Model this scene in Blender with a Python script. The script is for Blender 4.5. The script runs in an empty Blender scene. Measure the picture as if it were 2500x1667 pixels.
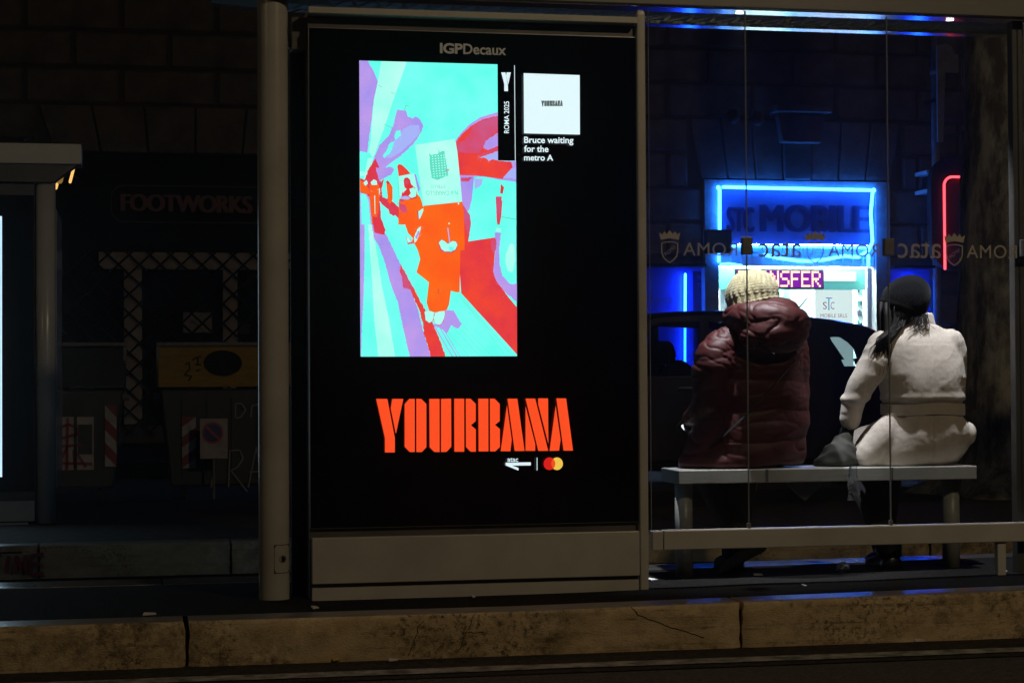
import bpy, bmesh, math, random
from math import sin, cos, pi, radians
from mathutils import Vector, Matrix, noise
random.seed(7)
S = bpy.context.scene
COL = S.collection

# ------------------------------------------------------------------ camera
F_PX, YAW, PIT, ROLL = 4600.0, 0.19597714, 0.0187547, -0.00550424
D0, HC = 7.4181, 0.86827            # distance to the plane of the display, eye height
_F = Vector((sin(YAW) * cos(PIT), cos(YAW) * cos(PIT), sin(PIT)))
_R = Vector((cos(YAW), -sin(YAW), 0.0))
_U = _R.cross(_F)
_R, _U = cos(ROLL) * _R + sin(ROLL) * _U, -sin(ROLL) * _R + cos(ROLL) * _U
EYE = Vector((0, -D0, HC))
cam_d = bpy.data.cameras.new("camera")
cam = bpy.data.objects.new("camera", cam_d)
COL.objects.link(cam)
cam.matrix_world = Matrix.Translation(EYE) @ Matrix(
    ((_R.x, _U.x, -_F.x), (_R.y, _U.y, -_F.y), (_R.z, _U.z, -_F.z))).to_4x4()
cam_d.sensor_width = 36.0
cam_d.lens = F_PX / 2500.0 * 36.0
cam_d.clip_start, cam_d.clip_end = 0.1, 500.0
S.camera = cam


def at(x, y, Y=0.0):
    """the point of the vertical plane at depth Y that the photograph (2500 x 1667) shows at x, y"""
    r = _F + _R * ((x - 1250) / F_PX) - _U * ((y - 833.5) / F_PX)
    return EYE + r * ((Y + D0) / r.y)


# ------------------------------------------------------------------ world, sun, exposure
w = bpy.data.worlds.new("World")
S.world = w
w.use_nodes = True
nt = w.node_tree
sky = nt.nodes.new("ShaderNodeTexSky")
sky.sky_type = 'NISHITA'
sky.sun_disc = False
SUN_EL, SUN_AZ = radians(42), radians(150)
sky.sun_elevation = SUN_EL
sky.sun_rotation = SUN_AZ
nt.links.new(sky.outputs[0], nt.nodes["Background"].inputs[0])
nt.nodes["Background"].inputs[1].default_value = 0.00004       # night
sd = bpy.data.lights.new("night_glow_sun", 'SUN')
sd.energy = 0.012
sd.angle = radians(6)
sd.color = (1.0, 0.82, 0.6)
so = bpy.data.objects.new("night_glow_sun", sd)
COL.objects.link(so)
so.rotation_euler = Vector((-sin(SUN_AZ) * cos(SUN_EL), -cos(SUN_AZ) * cos(SUN_EL), -sin(SUN_EL))).to_track_quat('-Z', 'Y').to_euler()
# the street lamp over the road, behind the camera and to its right
ld = bpy.data.lights.new("street_lamp_light", 'POINT')
ld.energy = 330
ld.color = (1.0, 0.77, 0.47)
ld.shadow_soft_size = 0.14
lo = bpy.data.objects.new("street_lamp_light", ld)
COL.objects.link(lo)
lo.location = (4.6, -6.4, 5.6)
# the next lamp of the row, farther off to the left
ld2 = bpy.data.lights.new("street_lamp_light", 'POINT')
ld2.energy = 95
ld2.color = (1.0, 0.77, 0.47)
ld2.shadow_soft_size = 0.14
lo2 = bpy.data.objects.new("street_lamp_light", ld2)
COL.objects.link(lo2)
lo2.location = (-8.0, -6.4, 5.6)
S.view_settings.view_transform = 'Standard'
S.view_settings.look = 'None'
S.view_settings.exposure = 0.0
S.view_settings.gamma = 1.0
S.view_settings.use_curve_mapping = False
S.render.engine = 'CYCLES'
S.cycles.max_bounces = 8
S.cycles.transparent_max_bounces = 24
S.cycles.caustics_reflective = False
S.cycles.caustics_refractive = False
S.cycles.sample_clamp_indirect = 4.0


# ------------------------------------------------------------------ materials
def lin(c):
    return tuple(((v / 255) / 12.92 if v / 255 <= 0.04045 else ((v / 255 + 0.055) / 1.055) ** 2.4) for v in c)


def mat(name, col, rough=0.5, metal=0.0, col2=None, scale=6.0, detail=6.0, bump=0.0, bscale=None,
        lo=0.4, hi=0.65, stretch=(1, 1, 1), spec=0.5, sheen=0.0, coat=0.0, rvar=0.0):
    m = bpy.data.materials.new(name)
    m.use_nodes = True
    n, l = m.node_tree.nodes, m.node_tree.links
    b = n["Principled BSDF"]
    b.inputs["Base Color"].default_value = (*col, 1)
    b.inputs["Roughness"].default_value = rough
    b.inputs["Metallic"].default_value = metal
    b.inputs["Specular IOR Level"].default_value = spec
    if sheen:
        b.inputs["Sheen Weight"].default_value = sheen
        b.inputs["Sheen Roughness"].default_value = 0.45
    if coat:
        b.inputs["Coat Weight"].default_value = coat
    tc = n.new("ShaderNodeTexCoord")
    mp = n.new("ShaderNodeMapping")
    mp.inputs["Scale"].default_value = stretch
    l.new(tc.outputs["Object"], mp.inputs[0])
    if col2 is not None:
        t = n.new("ShaderNodeTexNoise")
        t.inputs["Scale"].default_value = scale
        t.inputs["Detail"].default_value = detail
        t.inputs["Roughness"].default_value = 0.65
        l.new(mp.outputs[0], t.inputs["Vector"])
        r = n.new("ShaderNodeValToRGB")
        r.color_ramp.elements[0].position = lo
        r.color_ramp.elements[1].position = hi
        r.color_ramp.elements[0].color = (*col, 1)
        r.color_ramp.elements[1].color = (*col2, 1)
        l.new(t.outputs["Fac"], r.inputs[0])
        l.new(r.outputs[0], b.inputs["Base Color"])
        if rvar:
            q = n.new("ShaderNodeMapRange")
            q.inputs["To Min"].default_value = rough - rvar
            q.inputs["To Max"].default_value = rough + rvar
            l.new(t.outputs["Fac"], q.inputs[0])
            l.new(q.outputs[0], b.inputs["Roughness"])
    if bump:
        t2 = n.new("ShaderNodeTexNoise")
        t2.inputs["Scale"].default_value = bscale or scale * 4
        t2.inputs["Detail"].default_value = 4
        l.new(mp.outputs[0], t2.inputs["Vector"])
        bn = n.new("ShaderNodeBump")
        bn.inputs["Strength"].default_value = bump
        bn.inputs["Distance"].default_value = 0.01
        l.new(t2.outputs["Fac"], bn.inputs["Height"])
        l.new(bn.outputs[0], b.inputs["Normal"])
    return m


def emis(name, col, strength=1.0, grain=0.0):
    """a surface that gives off light; col in display 0-255 when all of it is under 256"""
    m = bpy.data.materials.new(name)
    m.use_nodes = True
    n, l = m.node_tree.nodes, m.node_tree.links
    n.clear()
    o = n.new("ShaderNodeOutputMaterial")
    e = n.new("ShaderNodeEmission")
    e.inputs[0].default_value = (*col, 1)
    e.inputs[1].default_value = strength
    if grain:
        tc = n.new("ShaderNodeTexCoord")
        t = n.new("ShaderNodeTexNoise")
        t.inputs["Scale"].default_value = 260
        l.new(tc.outputs["Object"], t.inputs["Vector"])
        q = n.new("ShaderNodeMapRange")
        q.inputs["From Min"].default_value, q.inputs["From Max"].default_value = 0.3, 0.7
        q.inputs["To Min"].default_value = strength * (1 - grain)
        q.inputs["To Max"].default_value = strength * (1 + grain)
        l.new(t.outputs["Fac"], q.inputs[0])
        l.new(q.outputs[0], e.inputs[1])
    l.new(e.outputs[0], o.inputs[0])
    return m


def glassm(name, tint=(0.93, 0.96, 0.97), rough=0.0, ior=1.5, dust=0.0):
    """thin pane: what is behind shows through, Fresnel part reflects, a little dust scatters"""
    m = bpy.data.materials.new(name)
    m.use_nodes = True
    n, l = m.node_tree.nodes, m.node_tree.links
    n.clear()
    o = n.new("ShaderNodeOutputMaterial")
    t = n.new("ShaderNodeBsdfTransparent")
    t.inputs[0].default_value = (*tint, 1)
    g = n.new("ShaderNodeBsdfGlossy")
    g.inputs["Roughness"].default_value = rough
    fr = n.new("ShaderNodeFresnel")
    fr.inputs[0].default_value = ior
    mx = n.new("ShaderNodeMixShader")
    l.new(fr.outputs[0], mx.inputs[0])
    l.new(t.outputs[0], mx.inputs[1])
    l.new(g.outputs[0], mx.inputs[2])
    out = mx
    if dust:
        d = n.new("ShaderNodeBsdfDiffuse")
        d.inputs[0].default_value = (0.6, 0.6, 0.58, 1)
        tc = n.new("ShaderNodeTexCoord")
        mp = n.new("ShaderNodeMapping")
        mp.inputs["Scale"].default_value = (3.0, 3.0, 0.9)
        ns = n.new("ShaderNodeTexNoise")
        ns.inputs["Scale"].default_value = 2.2
        ns.inputs["Detail"].default_value = 8
        l.new(tc.outputs["Object"], mp.inputs[0])
        l.new(mp.outputs[0], ns.inputs["Vector"])
        q = n.new("ShaderNodeMapRange")
        q.inputs["From Min"].default_value, q.inputs["From Max"].default_value = 0.42, 0.75
        q.inputs["To Min"].default_value, q.inputs["To Max"].default_value = dust * 0.15, dust
        l.new(ns.outputs["Fac"], q.inputs[0])
        m2 = n.new("ShaderNodeMixShader")
        l.new(q.outputs[0], m2.inputs[0])
        l.new(mx.outputs[0], m2.inputs[1])
        l.new(d.outputs[0], m2.inputs[2])
        out = m2
    l.new(out.outputs[0], o.inputs[0])
    return m


def travertine(name, a, b, dirt):
    """pitted, veined and stained stone"""
    m = mat(name, a, 0.85, col2=b, scale=9.0, detail=12, lo=0.36, hi=0.66, bump=0.45, bscale=150, stretch=(0.8, 1, 1.5), spec=0.2)
    n, l = m.node_tree.nodes, m.node_tree.links
    bs = n["Principled BSDF"]
    col = bs.inputs["Base Color"].links[0].from_socket
    tc = n.new("ShaderNodeTexCoord")

    def noise_mask(scale, lo, hi, detail=10.0, stretch=(1, 1, 1), off=0.0):
        mp = n.new("ShaderNodeMapping")
        mp.inputs["Scale"].default_value = stretch
        mp.inputs["Location"].default_value = (off, off, off)
        l.new(tc.outputs["Object"], mp.inputs[0])
        t = n.new("ShaderNodeTexNoise")
        t.inputs["Scale"].default_value = scale
        t.inputs["Detail"].default_value = detail
        t.inputs["Roughness"].default_value = 0.7
        l.new(mp.outputs[0], t.inputs["Vector"])
        q = n.new("ShaderNodeMapRange")
        q.inputs["From Min"].default_value, q.inputs["From Max"].default_value = lo, hi
        l.new(t.outputs["Fac"], q.inputs[0])
        return q.outputs[0]

    def over(base, mask, c):
        mx = n.new("ShaderNodeMix")
        mx.data_type = 'RGBA'
        l.new(mask, mx.inputs["Factor"])
        l.new(base, mx.inputs["A"])
        mx.inputs["B"].default_value = (*c, 1)
        return mx.outputs["Result"]

    def both(x, y):
        k = n.new("ShaderNodeMath")
        k.operation = 'MULTIPLY'
        l.new(x, k.inputs[0])
        l.new(y, k.inputs[1])
        return k.outputs[0]

    pale = tuple(min(1, v * 1.35) for v in a)
    col = over(col, noise_mask(3.1, 0.56, 0.70, off=4.0), pale)                                   # worn pale patches
    col = over(col, both(noise_mask(2.3, 0.47, 0.60, off=9.0), noise_mask(24, 0.42, 0.62)), dirt)     # blotches of grime
    col = over(col, both(noise_mask(1.7, 0.50, 0.60, off=2.0), noise_mask(55, 0.48, 0.64, 6)), tuple(v * 0.7 for v in dirt))   # pitted zones
    col = over(col, noise_mask(85, 0.69, 0.73, 3), tuple(v * 0.4 for v in dirt))                  # scattered pits
    col = over(col, both(noise_mask(5, 0.55, 0.66, 8, (0.25, 1, 9), 7.0), noise_mask(30, 0.40, 0.6)), dirt)   # bedding veins
    l.new(col, bs.inputs["Base Color"])
    return m


M = {}
M['paint'] = mat("grey_paint", (0.50, 0.49, 0.45), 0.36, col2=(0.42, 0.40, 0.37), scale=3, bump=0.05, bscale=90)
M['paint_pole'] = mat("pole_paint", (0.42, 0.40, 0.37), 0.24, col2=(0.36, 0.345, 0.315), scale=4, bump=0.04, bscale=120)
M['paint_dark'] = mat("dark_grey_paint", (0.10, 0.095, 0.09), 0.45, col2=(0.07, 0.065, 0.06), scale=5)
M['metal_line'] = mat("bare_metal_edge", (0.5, 0.5, 0.5), 0.3, metal=1.0)
M['rail'] = mat("brushed_roof_metal", (0.75, 0.76, 0.78), 0.16, metal=1.0)
M['black_glass'] = mat("black_screen_glass", (0.0015, 0.0015, 0.002), 0.12, spec=0.4)
M['hole'] = mat("dark_hollow", (0.004, 0.004, 0.004), 0.9)
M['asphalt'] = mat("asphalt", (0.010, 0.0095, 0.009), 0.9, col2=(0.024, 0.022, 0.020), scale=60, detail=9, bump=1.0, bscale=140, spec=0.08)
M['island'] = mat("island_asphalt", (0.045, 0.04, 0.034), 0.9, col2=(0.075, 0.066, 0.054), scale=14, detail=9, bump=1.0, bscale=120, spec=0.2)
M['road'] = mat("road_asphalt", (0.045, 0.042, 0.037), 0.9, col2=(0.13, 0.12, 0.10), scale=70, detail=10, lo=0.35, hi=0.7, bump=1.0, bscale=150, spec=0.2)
M['gutter'] = mat("gutter_asphalt", (0.018, 0.015, 0.011), 0.9, col2=(0.06, 0.048, 0.03), scale=40, detail=10, spec=0.2, bump=1.0, bscale=110)
M["line"] = mat("worn_road_paint", (0.10, 0.097, 0.085), 0.8, col2=(0.40, 0.385, 0.33), scale=12, lo=0.38, hi=0.62, bump=0.8, bscale=140)
M['kerb'] = travertine("kerb_travertine", (0.58, 0.45, 0.275), (0.42, 0.31, 0.17), (0.15, 0.11, 0.06))
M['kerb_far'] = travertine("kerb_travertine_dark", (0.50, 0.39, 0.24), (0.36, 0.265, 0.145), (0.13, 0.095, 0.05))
M['kerb_top'] = mat("worn_kerb_top", (0.22, 0.20, 0.17), 0.30, col2=(0.14, 0.13, 0.11), scale=7, bump=0.12, bscale=60, rvar=0.08)
M['crack'] = mat("crack_dirt", (0.02, 0.014, 0.008), 0.95)
M['stone'] = mat("facade_stone", (0.17, 0.145, 0.12), 0.9, col2=(0.10, 0.083, 0.067), scale=2.5, spec=0.2, bump=0.6, bscale=25)
M['plaster'] = mat("pale_reveal_plaster", (0.34, 0.33, 0.32), 0.8, col2=(0.22, 0.215, 0.21), scale=5, bump=0.3, bscale=30)
M['mortar'] = mat("facade_joint", (0.07, 0.06, 0.05), 0.95)
M['shopblack'] = mat("shopfront_black", (0.005, 0.005, 0.006), 0.7, col2=(0.008, 0.008, 0.009), scale=3, spec=0.15)
M['lattice_white'] = mat("grubby_white_frame", (0.46, 0.40, 0.37), 0.7, col2=(0.33, 0.28, 0.26), scale=5)
M['lattice'] = mat("grille_iron", (0.006, 0.006, 0.006), 0.6)
M['redsign'] = mat("dull_red_letters", (0.26, 0.12, 0.115), 0.7, col2=(0.19, 0.085, 0.085), scale=12)
M['signgrey'] = mat("sign_outline_grey", (0.06, 0.055, 0.055), 0.6)
M['glass'] = glassm("shelter_glass", dust=0.018)
M['glass_edge'] = mat("ground_glass_edge", (0.30, 0.34, 0.34), 0.15, spec=0.8)
M['roof_glass'] = glassm("roof_glass", tint=(0.55, 0.6, 0.62), rough=0.5, ior=1.03)
M['frit'] = mat("roof_frit_print", (0.20, 0.21, 0.23), 0.8, spec=0.2)
M['etch'] = mat("etched_lettering", (0.42, 0.39, 0.34), 0.6)
M['clamp'] = mat("clamp_grey", (0.15, 0.15, 0.15), 0.5, col2=(0.11, 0.11, 0.11), scale=20)
M['bark'] = mat("plane_bark", (0.11, 0.098, 0.07), 0.9, col2=(0.50, 0.45, 0.34), scale=5.0, lo=0.42, hi=0.62, bump=0.8, bscale=14, stretch=(1.4, 1.4, 0.6))
M['leaf'] = mat("plane_leaf", (0.06, 0.055, 0.02), 0.7)
M['leaf_pale'] = mat("dry_leaf", (0.75, 0.66, 0.40), 0.6)
M['screen_white'] = emis("screen_white", lin((228, 252, 255)), 1.0)
M['screen_text'] = emis("screen_text", lin((225, 245, 250)), 1.0)
M['orange'] = emis("screen_orange", lin((255, 80, 36)), 1.0, 0.05)
M['downlight'] = emis("downlight_lens", (1, 1, 1), 6.0)
NEON = (0.015, 0.165, 1.0)
M['neon'] = emis("blue_neon", NEON, 34.0)
M['neon_v'] = emis("blue_window_tube", (0.011, 0.10, 1.0), 34.0)
M['neon_red'] = emis("red_neon", (1.0, 0.04, 0.055), 5.5)
M['skin'] = mat("skin", (0.42, 0.25, 0.18), 0.55)
M['puffer'] = mat("wine_red_nylon", (0.053, 0.0102, 0.0100), 0.55, col2=(0.040, 0.0072, 0.0078), scale=9, bump=0.10, bscale=30, spec=0.28)
M['knit'] = mat("cream_wool", (0.34, 0.30, 0.175), 0.9, col2=(0.27, 0.23, 0.125), scale=60, sheen=0.2, bump=0.5, bscale=220)
M['coat'] = mat("white_wool_coat", (0.60, 0.525, 0.455), 0.95, col2=(0.54, 0.47, 0.405), scale=90, detail=3, bump=0.22, bscale=300, sheen=0.2, spec=0.12)
M['blackwool'] = mat("black_wool", (0.004, 0.004, 0.005), 0.95, bump=0.4, bscale=200, spec=0.1, sheen=0.06)
M['hair'] = mat("dark_hair", (0.006, 0.004, 0.0035), 0.6, spec=0.2)
M['trouser'] = mat("black_cloth", (0.008, 0.008, 0.01), 0.85)
M['shoe'] = mat("black_leather", (0.008, 0.008, 0.008), 0.3)
M['strap'] = mat("bag_strap", (0.012, 0.012, 0.014), 0.4)
M['bagcloth'] = mat("olive_dark_cloth", (0.035, 0.034, 0.026), 0.85, col2=(0.022, 0.022, 0.018), scale=14)
M['white'] = mat("white_paper", (0.8, 0.8, 0.78), 0.5)
M['plastic'] = glassm("clear_plastic", tint=(0.9, 0.92, 0.95), rough=0.08, ior=1.6, dust=0.30)
M['car'] = mat("black_car_paint", (0.008, 0.008, 0.016), 0.34, spec=0.8, coat=1.0)
M['car'].node_tree.nodes["Principled BSDF"].inputs["Coat Roughness"].default_value = 0.14
M['carglass'] = glassm("car_glass", tint=(0.72, 0.78, 0.8))
M['tyre'] = mat("tyre_rubber", (0.012, 0.012, 0.012), 0.85)
M['seat'] = mat("seat_fabric", (0.008, 0.008, 0.012), 0.85)
M['chrome'] = mat("chrome", (0.8, 0.8, 0.8), 0.12, metal=1.0)
M['binblack'] = mat("bin_body", (0.022, 0.024, 0.022), 0.55, col2=(0.035, 0.036, 0.032), scale=5)
M['binedge'] = mat("bin_grey_edge", (0.16, 0.155, 0.15), 0.6, col2=(0.10, 0.10, 0.095), scale=14)
M['binyellow'] = mat("bin_yellow_lid", (0.32, 0.205, 0.015), 0.6, col2=(0.22, 0.14, 0.011), scale=6, stretch=(1, 1, 5))
M['chev_white'] = mat("chevron_white", (0.36, 0.345, 0.33), 0.6, col2=(0.25, 0.24, 0.23), scale=20)
M['chev_red'] = mat("chevron_red", (0.17, 0.022, 0.026), 0.5)
M['poster'] = mat("dirty_poster", (0.38, 0.34, 0.31), 0.7, col2=(0.28, 0.25, 0.23), scale=10)
M['spray_red'] = mat("red_spray_paint", (0.24, 0.03, 0.035), 0.6)
M['spray_white'] = mat("white_spray_paint", (0.22, 0.22, 0.21), 0.6)
M['signblue'] = mat("sign_blue", (0.03, 0.035, 0.16), 0.5)
M['signred'] = mat("sign_red", (0.35, 0.05, 0.06), 0.5)


# ------------------------------------------------------------------ mesh helpers
def spline(rows, sub):
    """Catmull-Rom through the rows"""
    out = []
    for i in range(len(rows) - 1):
        a, b, c, d = rows[max(i - 1, 0)], rows[i], rows[i + 1], rows[min(i + 2, len(rows) - 1)]
        for k in range(sub):
            t = k / sub
            out.append(tuple(0.5 * (2 * q + (r - p) * t + (2 * p - 5 * q + 4 * r - u) * t * t + (3 * q - p - 3 * r + u) * t ** 3) for p, q, r, u in zip(a, b, c, d)))
    out.append(tuple(rows[-1]))
    return out


class MB:
    def __init__(self):
        self.v, self.f, self.m = [], [], []
        self.mats = []

    def mi(self, m):
        if m not in self.mats:
            self.mats.append(m)
        return self.mats.index(m)

    def add(self, vs, fs, m=0):
        o = len(self.v)
        self.v += [tuple(p) for p in vs]
        for f in fs:
            self.f.append(tuple(i + o for i in f))
            self.m.append(m)

    def box(self, x0, x1, y0, y1, z0, z1, m=0):
        vs = [(x, y, z) for z in (z0, z1) for y in (y0, y1) for x in (x0, x1)]
        self.add(vs, [(0, 2, 3, 1), (4, 5, 7, 6), (0, 1, 5, 4), (2, 6, 7, 3), (0, 4, 6, 2), (1, 3, 7, 5)], m)
        return self

    def poly(self, pts, m=0):
        self.add(pts, [tuple(range(len(pts)))], m)
        return self

    def prism(self, pts, dvec, m=0):
        """pts: planar loop of 3-D points, pushed along dvec"""
        n = len(pts)
        d = Vector(dvec)
        vs = [Vector(p) for p in pts] + [Vector(p) + d for p in pts]
        fs = [tuple(range(n)), tuple(range(2 * n - 1, n - 1, -1))]
        fs += [(i, i + n, (i + 1) % n + n, (i + 1) % n) for i in range(n)]
        self.add(vs, fs, m)
        return self

    def rings(self, rs, m=0, cap=True, closed=False):
        n = len(rs[0])
        o = len(self.v)
        for r in rs:
            self.v += [tuple(p) for p in r]
        k = len(rs)
        for i in range(k - 1 + (1 if closed else 0)):
            a, b = o + i * n, o + ((i + 1) % k) * n
            for j in range(n):
                self.f.append((a + j, a + (j + 1) % n, b + (j + 1) % n, b + j))
                self.m.append(m)
        if cap and not closed:
            self.f.append(tuple(o + j for j in reversed(range(n))))
            self.m.append(m)
            self.f.append(tuple(o + (k - 1) * n + j for j in range(n)))
            self.m.append(m)
        return self

    def tube(self, pts, r, n=10, m=0, closed=False, round_ends=False, flat=1.0, sub=1):
        rr = list(r) if isinstance(r, (list, tuple)) else [r] * len(pts)
        if sub > 1:
            q = spline([(*p, a) for p, a in zip(pts, rr)], sub)
            pts, rr = [c[:3] for c in q], [c[3] for c in q]
        pts = [Vector(p) for p in pts]
        if round_ends and not closed:
            d0 = (pts[0] - pts[1]).normalized()
            d1 = (pts[-1] - pts[-2]).normalized()
            a0, a1 = rr[0], rr[-1]
            pre = [(pts[0] + d0 * a0 * sin(t), a0 * cos(t)) for t in (1.45, 1.1, 0.6)]
            post = [(pts[-1] + d1 * a1 * sin(t), a1 * cos(t)) for t in (0.6, 1.1, 1.45)]
            pts = [p for p, _ in pre] + pts + [p for p, _ in post]
            rr = [q for _, q in pre] + list(rr) + [q for _, q in post]
        rs, up = [], None
        for i, p in enumerate(pts):
            if closed:
                d = pts[(i + 1) % len(pts)] - pts[i - 1]
            else:
                d = pts[min(i + 1, len(pts) - 1)] - pts[max(i - 1, 0)]
            d.normalize()
            if up is None:
                up = Vector((0, 0, 1)) if abs(d.z) < 0.9 else Vector((0, 1, 0))
            s = d.cross(up).normalized()
            up = s.cross(d).normalized()
            rs.append([p + s * (rr[i] * cos(2 * pi * k / n)) + up * (rr[i] * flat * sin(2 * pi * k / n)) for k in range(n)])
        return self.rings(rs, m, cap=not closed, closed=closed)

    def ell(self, c, r, n=20, k=12, m=0, rot=None):
        c = Vector(c)
        R = rot or Matrix.Identity(3)
        rs = []
        for i in range(1, k):
            t = pi * i / k - pi / 2
            rs.append([c + R @ Vector((r[0] * cos(t) * cos(2 * pi * j / n), r[1] * cos(t) * sin(2 * pi * j / n), r[2] * sin(t))) for j in range(n)])
        return self.rings(rs, m)

    def stack(self, secs, n=28, m=0, p=2.0, sub=1):
        """secs: (cx, cy, z, rx, ry) horizontal super-ellipses from the bottom up"""
        if sub > 1:
            secs = spline(secs, sub)
        rs = []
        for cx, cy, z, rx, ry in secs:
            ring = []
            for j in range(n):
                a = 2 * pi * j / n
                ca, sa = cos(a), sin(a)
                ring.append((cx + rx * math.copysign(abs(ca) ** (2 / p), ca), cy + ry * math.copysign(abs(sa) ** (2 / p), sa), z))
            rs.append(ring)
        return self.rings(rs, m)

    def mesh(self, name):
        me = bpy.data.meshes.new(name)
        me.from_pydata(self.v, [], self.f)
        return me

    def build(self, name, mats, parent=None, bevel=0.0, smooth=False, fixn=True):
        me = self.mesh(name)
        ml = mats if isinstance(mats, (list, tuple)) else [mats]
        for q in ml:
            me.materials.append(q)
        if len(ml) > 1:
            me.polygons.foreach_set("material_index", self.m)
        if fixn or bevel:
            bm = bmesh.new()
            bm.from_mesh(me)
            if fixn:
                bmesh.ops.recalc_face_normals(bm, faces=bm.faces)
            if bevel:
                bmesh.ops.bevel(bm, geom=[e for e in bm.edges if len(e.link_faces) == 2 and e.calc_face_angle(0) > 0.5],
                                offset=bevel, segments=2, affect='EDGES', profile=0.5)
            bm.to_mesh(me)
            bm.free()
        if smooth:
            for p in me.polygons:
                p.use_smooth = True
        return link(name, me, parent)


def link(name, me, parent=None):
    o = bpy.data.objects.new(name, me)
    COL.objects.link(o)
    if parent is not None:
        adopt(o, parent)
    return o


ORIGIN = {}


def adopt(o, parent):
    o.parent = parent
    o.matrix_parent_inverse = Matrix.Translation(-(parent_loc(parent)))


def parent_loc(p):
    v = Vector(p.location)
    return v


def tag(o, label, cat, group=None):
    o["label"] = label
    o["category"] = cat
    if group:
        o["group"] = group
    return o


def thing(name, loc, label, cat, group=None):
    o = bpy.data.objects.new(name, None)
    COL.objects.link(o)
    o.empty_display_size = 0.1
    o.location = loc
    return tag(o, label, cat, group)


def struct(o, kind="structure"):
    o["kind"] = kind
    return o


def box(name, m, parent, x0, x1, y0, y1, z0, z1, bevel=0.0):
    return MB().box(x0, x1, y0, y1, z0, z1).build(name, m, parent, bevel=bevel)


def smooth_by_angle(o, ang=0.6):
    for p in o.data.polygons:
        p.use_smooth = True
    bm = bmesh.new()
    bm.from_mesh(o.data)
    for e in bm.edges:
        if len(e.link_faces) == 2 and e.calc_face_angle(0) > ang:
            e.smooth = False
    bm.to_mesh(o.data)
    bm.free()


def curve_mesh(cu):
    o = bpy.data.objects.new("tmp_curve", cu)
    COL.objects.link(o)
    dg = bpy.context.evaluated_depsgraph_get()
    me = bpy.data.meshes.new_from_object(o.evaluated_get(dg))
    bpy.data.objects.remove(o)
    bpy.data.curves.remove(cu)
    return me


def plate_mesh(outline, holes, depth, bevel=0.0):
    """flat plate in local x, y with holes, thickness depth centred on 0 in local z"""
    cu = bpy.data.curves.new("tmp", 'CURVE')
    cu.dimensions = '2D'
    cu.fill_mode = 'BOTH'
    cu.extrude = depth / 2
    cu.bevel_depth = bevel
    for loop in [outline] + list(holes):
        sp = cu.splines.new('POLY')
        sp.points.add(len(loop) - 1)
        for p, q in zip(sp.points, loop):
            p.co = (q[0], q[1], 0, 1)
        sp.use_cyclic_u = True
    return curve_mesh(cu)


def plate(name, m, parent, outline, holes, depth, Y, bevel=0.0):
    """the plate stood up in the X-Z plane with its middle at Y"""
    me = plate_mesh(outline, holes, depth, bevel)
    for v in me.vertices:
        v.co = (v.co.x, Y - v.co.z, v.co.y)
    me.materials.clear()
    me.materials.append(m)
    return link(name, me, parent)


_textcache = {}


def text_uv(body, bold=0.0, spacing=1.0, res=4, shear=0.0):
    key = (body, bold, spacing, shear)
    if key not in _textcache:
        cu = bpy.data.curves.new("tmp", 'FONT')
        cu.body = body
        cu.offset = bold
        cu.space_character = spacing
        cu.resolution_u = res
        cu.shear = shear
        cu.fill_mode = 'FRONT'
        me = curve_mesh(cu)
        vs = [v.co.copy() for v in me.vertices]
        fs = [tuple(p.vertices) for p in me.polygons]
        x0, x1 = min(v.x for v in vs), max(v.x for v in vs)
        y0, y1 = min(v.y for v in vs), max(v.y for v in vs)
        uv = [((v.x - x0) / (x1 - x0), (v.y - y0) / (y1 - y0)) for v in vs]
        _textcache[key] = (uv, fs)
        bpy.data.meshes.remove(me)
    return _textcache[key]


def text_into(mb, body, fn, m=0, depth=None, **kw):
    uv, fs = text_uv(body, **kw)
    vs = [fn(u, v) for u, v in uv]
    mb.add(vs, fs, m)
    if depth:
        d = Vector(depth)
        o = [Vector(p) + d for p in vs]
        mb.add(o, [tuple(reversed(f)) for f in fs], m)
        cnt = {}
        for f in fs:
            for i in range(len(f)):
                a, b = f[i], f[(i + 1) % len(f)]
                cnt[(a, b)] = 1
        rim = [(a, b) for (a, b) in cnt if (b, a) not in cnt]
        for a, b in rim:
            mb.add([vs[a], vs[b], o[b], o[a]], [(0, 1, 2, 3)], m)


def rect(x0, x1, z0, z1, Y):
    return lambda u, v: (x0 + (x1 - x0) * u, Y, z0 + (z1 - z0) * v)


def pxrect(x0, y0, x1, y1, Y, dy=0.0):
    """pixel box of the photograph on plane Y (dy: fall of the line from left to right)"""
    def fn(u, v):
        return at(x0 + (x1 - x0) * u, y1 + (y0 - y1) * v + dy * u, Y)
    return fn


def fuse(mb, voxel, smooth_it=4, name="body"):
    """join overlapping closed shapes into one continuous skin"""
    me = mb.mesh("tmp")
    bm = bmesh.new()
    bm.from_mesh(me)
    bmesh.ops.recalc_face_normals(bm, faces=bm.faces)
    bm.to_mesh(me)
    bm.free()
    o = bpy.data.objects.new("tmp", me)
    COL.objects.link(o)
    md = o.modifiers.new("r", 'REMESH')
    md.mode = 'VOXEL'
    md.voxel_size = voxel
    md.use_smooth_shade = True
    if smooth_it:
        sm = o.modifiers.new("s", 'SMOOTH')
        sm.factor = 0.5
        sm.iterations = smooth_it
    dg = bpy.context.evaluated_depsgraph_get()
    out = bpy.data.meshes.new_from_object(o.evaluated_get(dg))
    bpy.data.objects.remove(o)
    bpy.data.meshes.remove(me)
    out.name = name
    return out


def displace(me, fn):
    nrm = [v.normal.copy() for v in me.vertices]
    for v, n in zip(me.vertices, nrm):
        v.co = v.co + n * fn(v.co, n)
    for p in me.polygons:
        p.use_smooth = True
    me.update()


def zk(x):
    """the pavement rises slightly to the right"""
    return 0.0 if x < 1.4 else 0.0108 * (x - 1.4)


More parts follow.
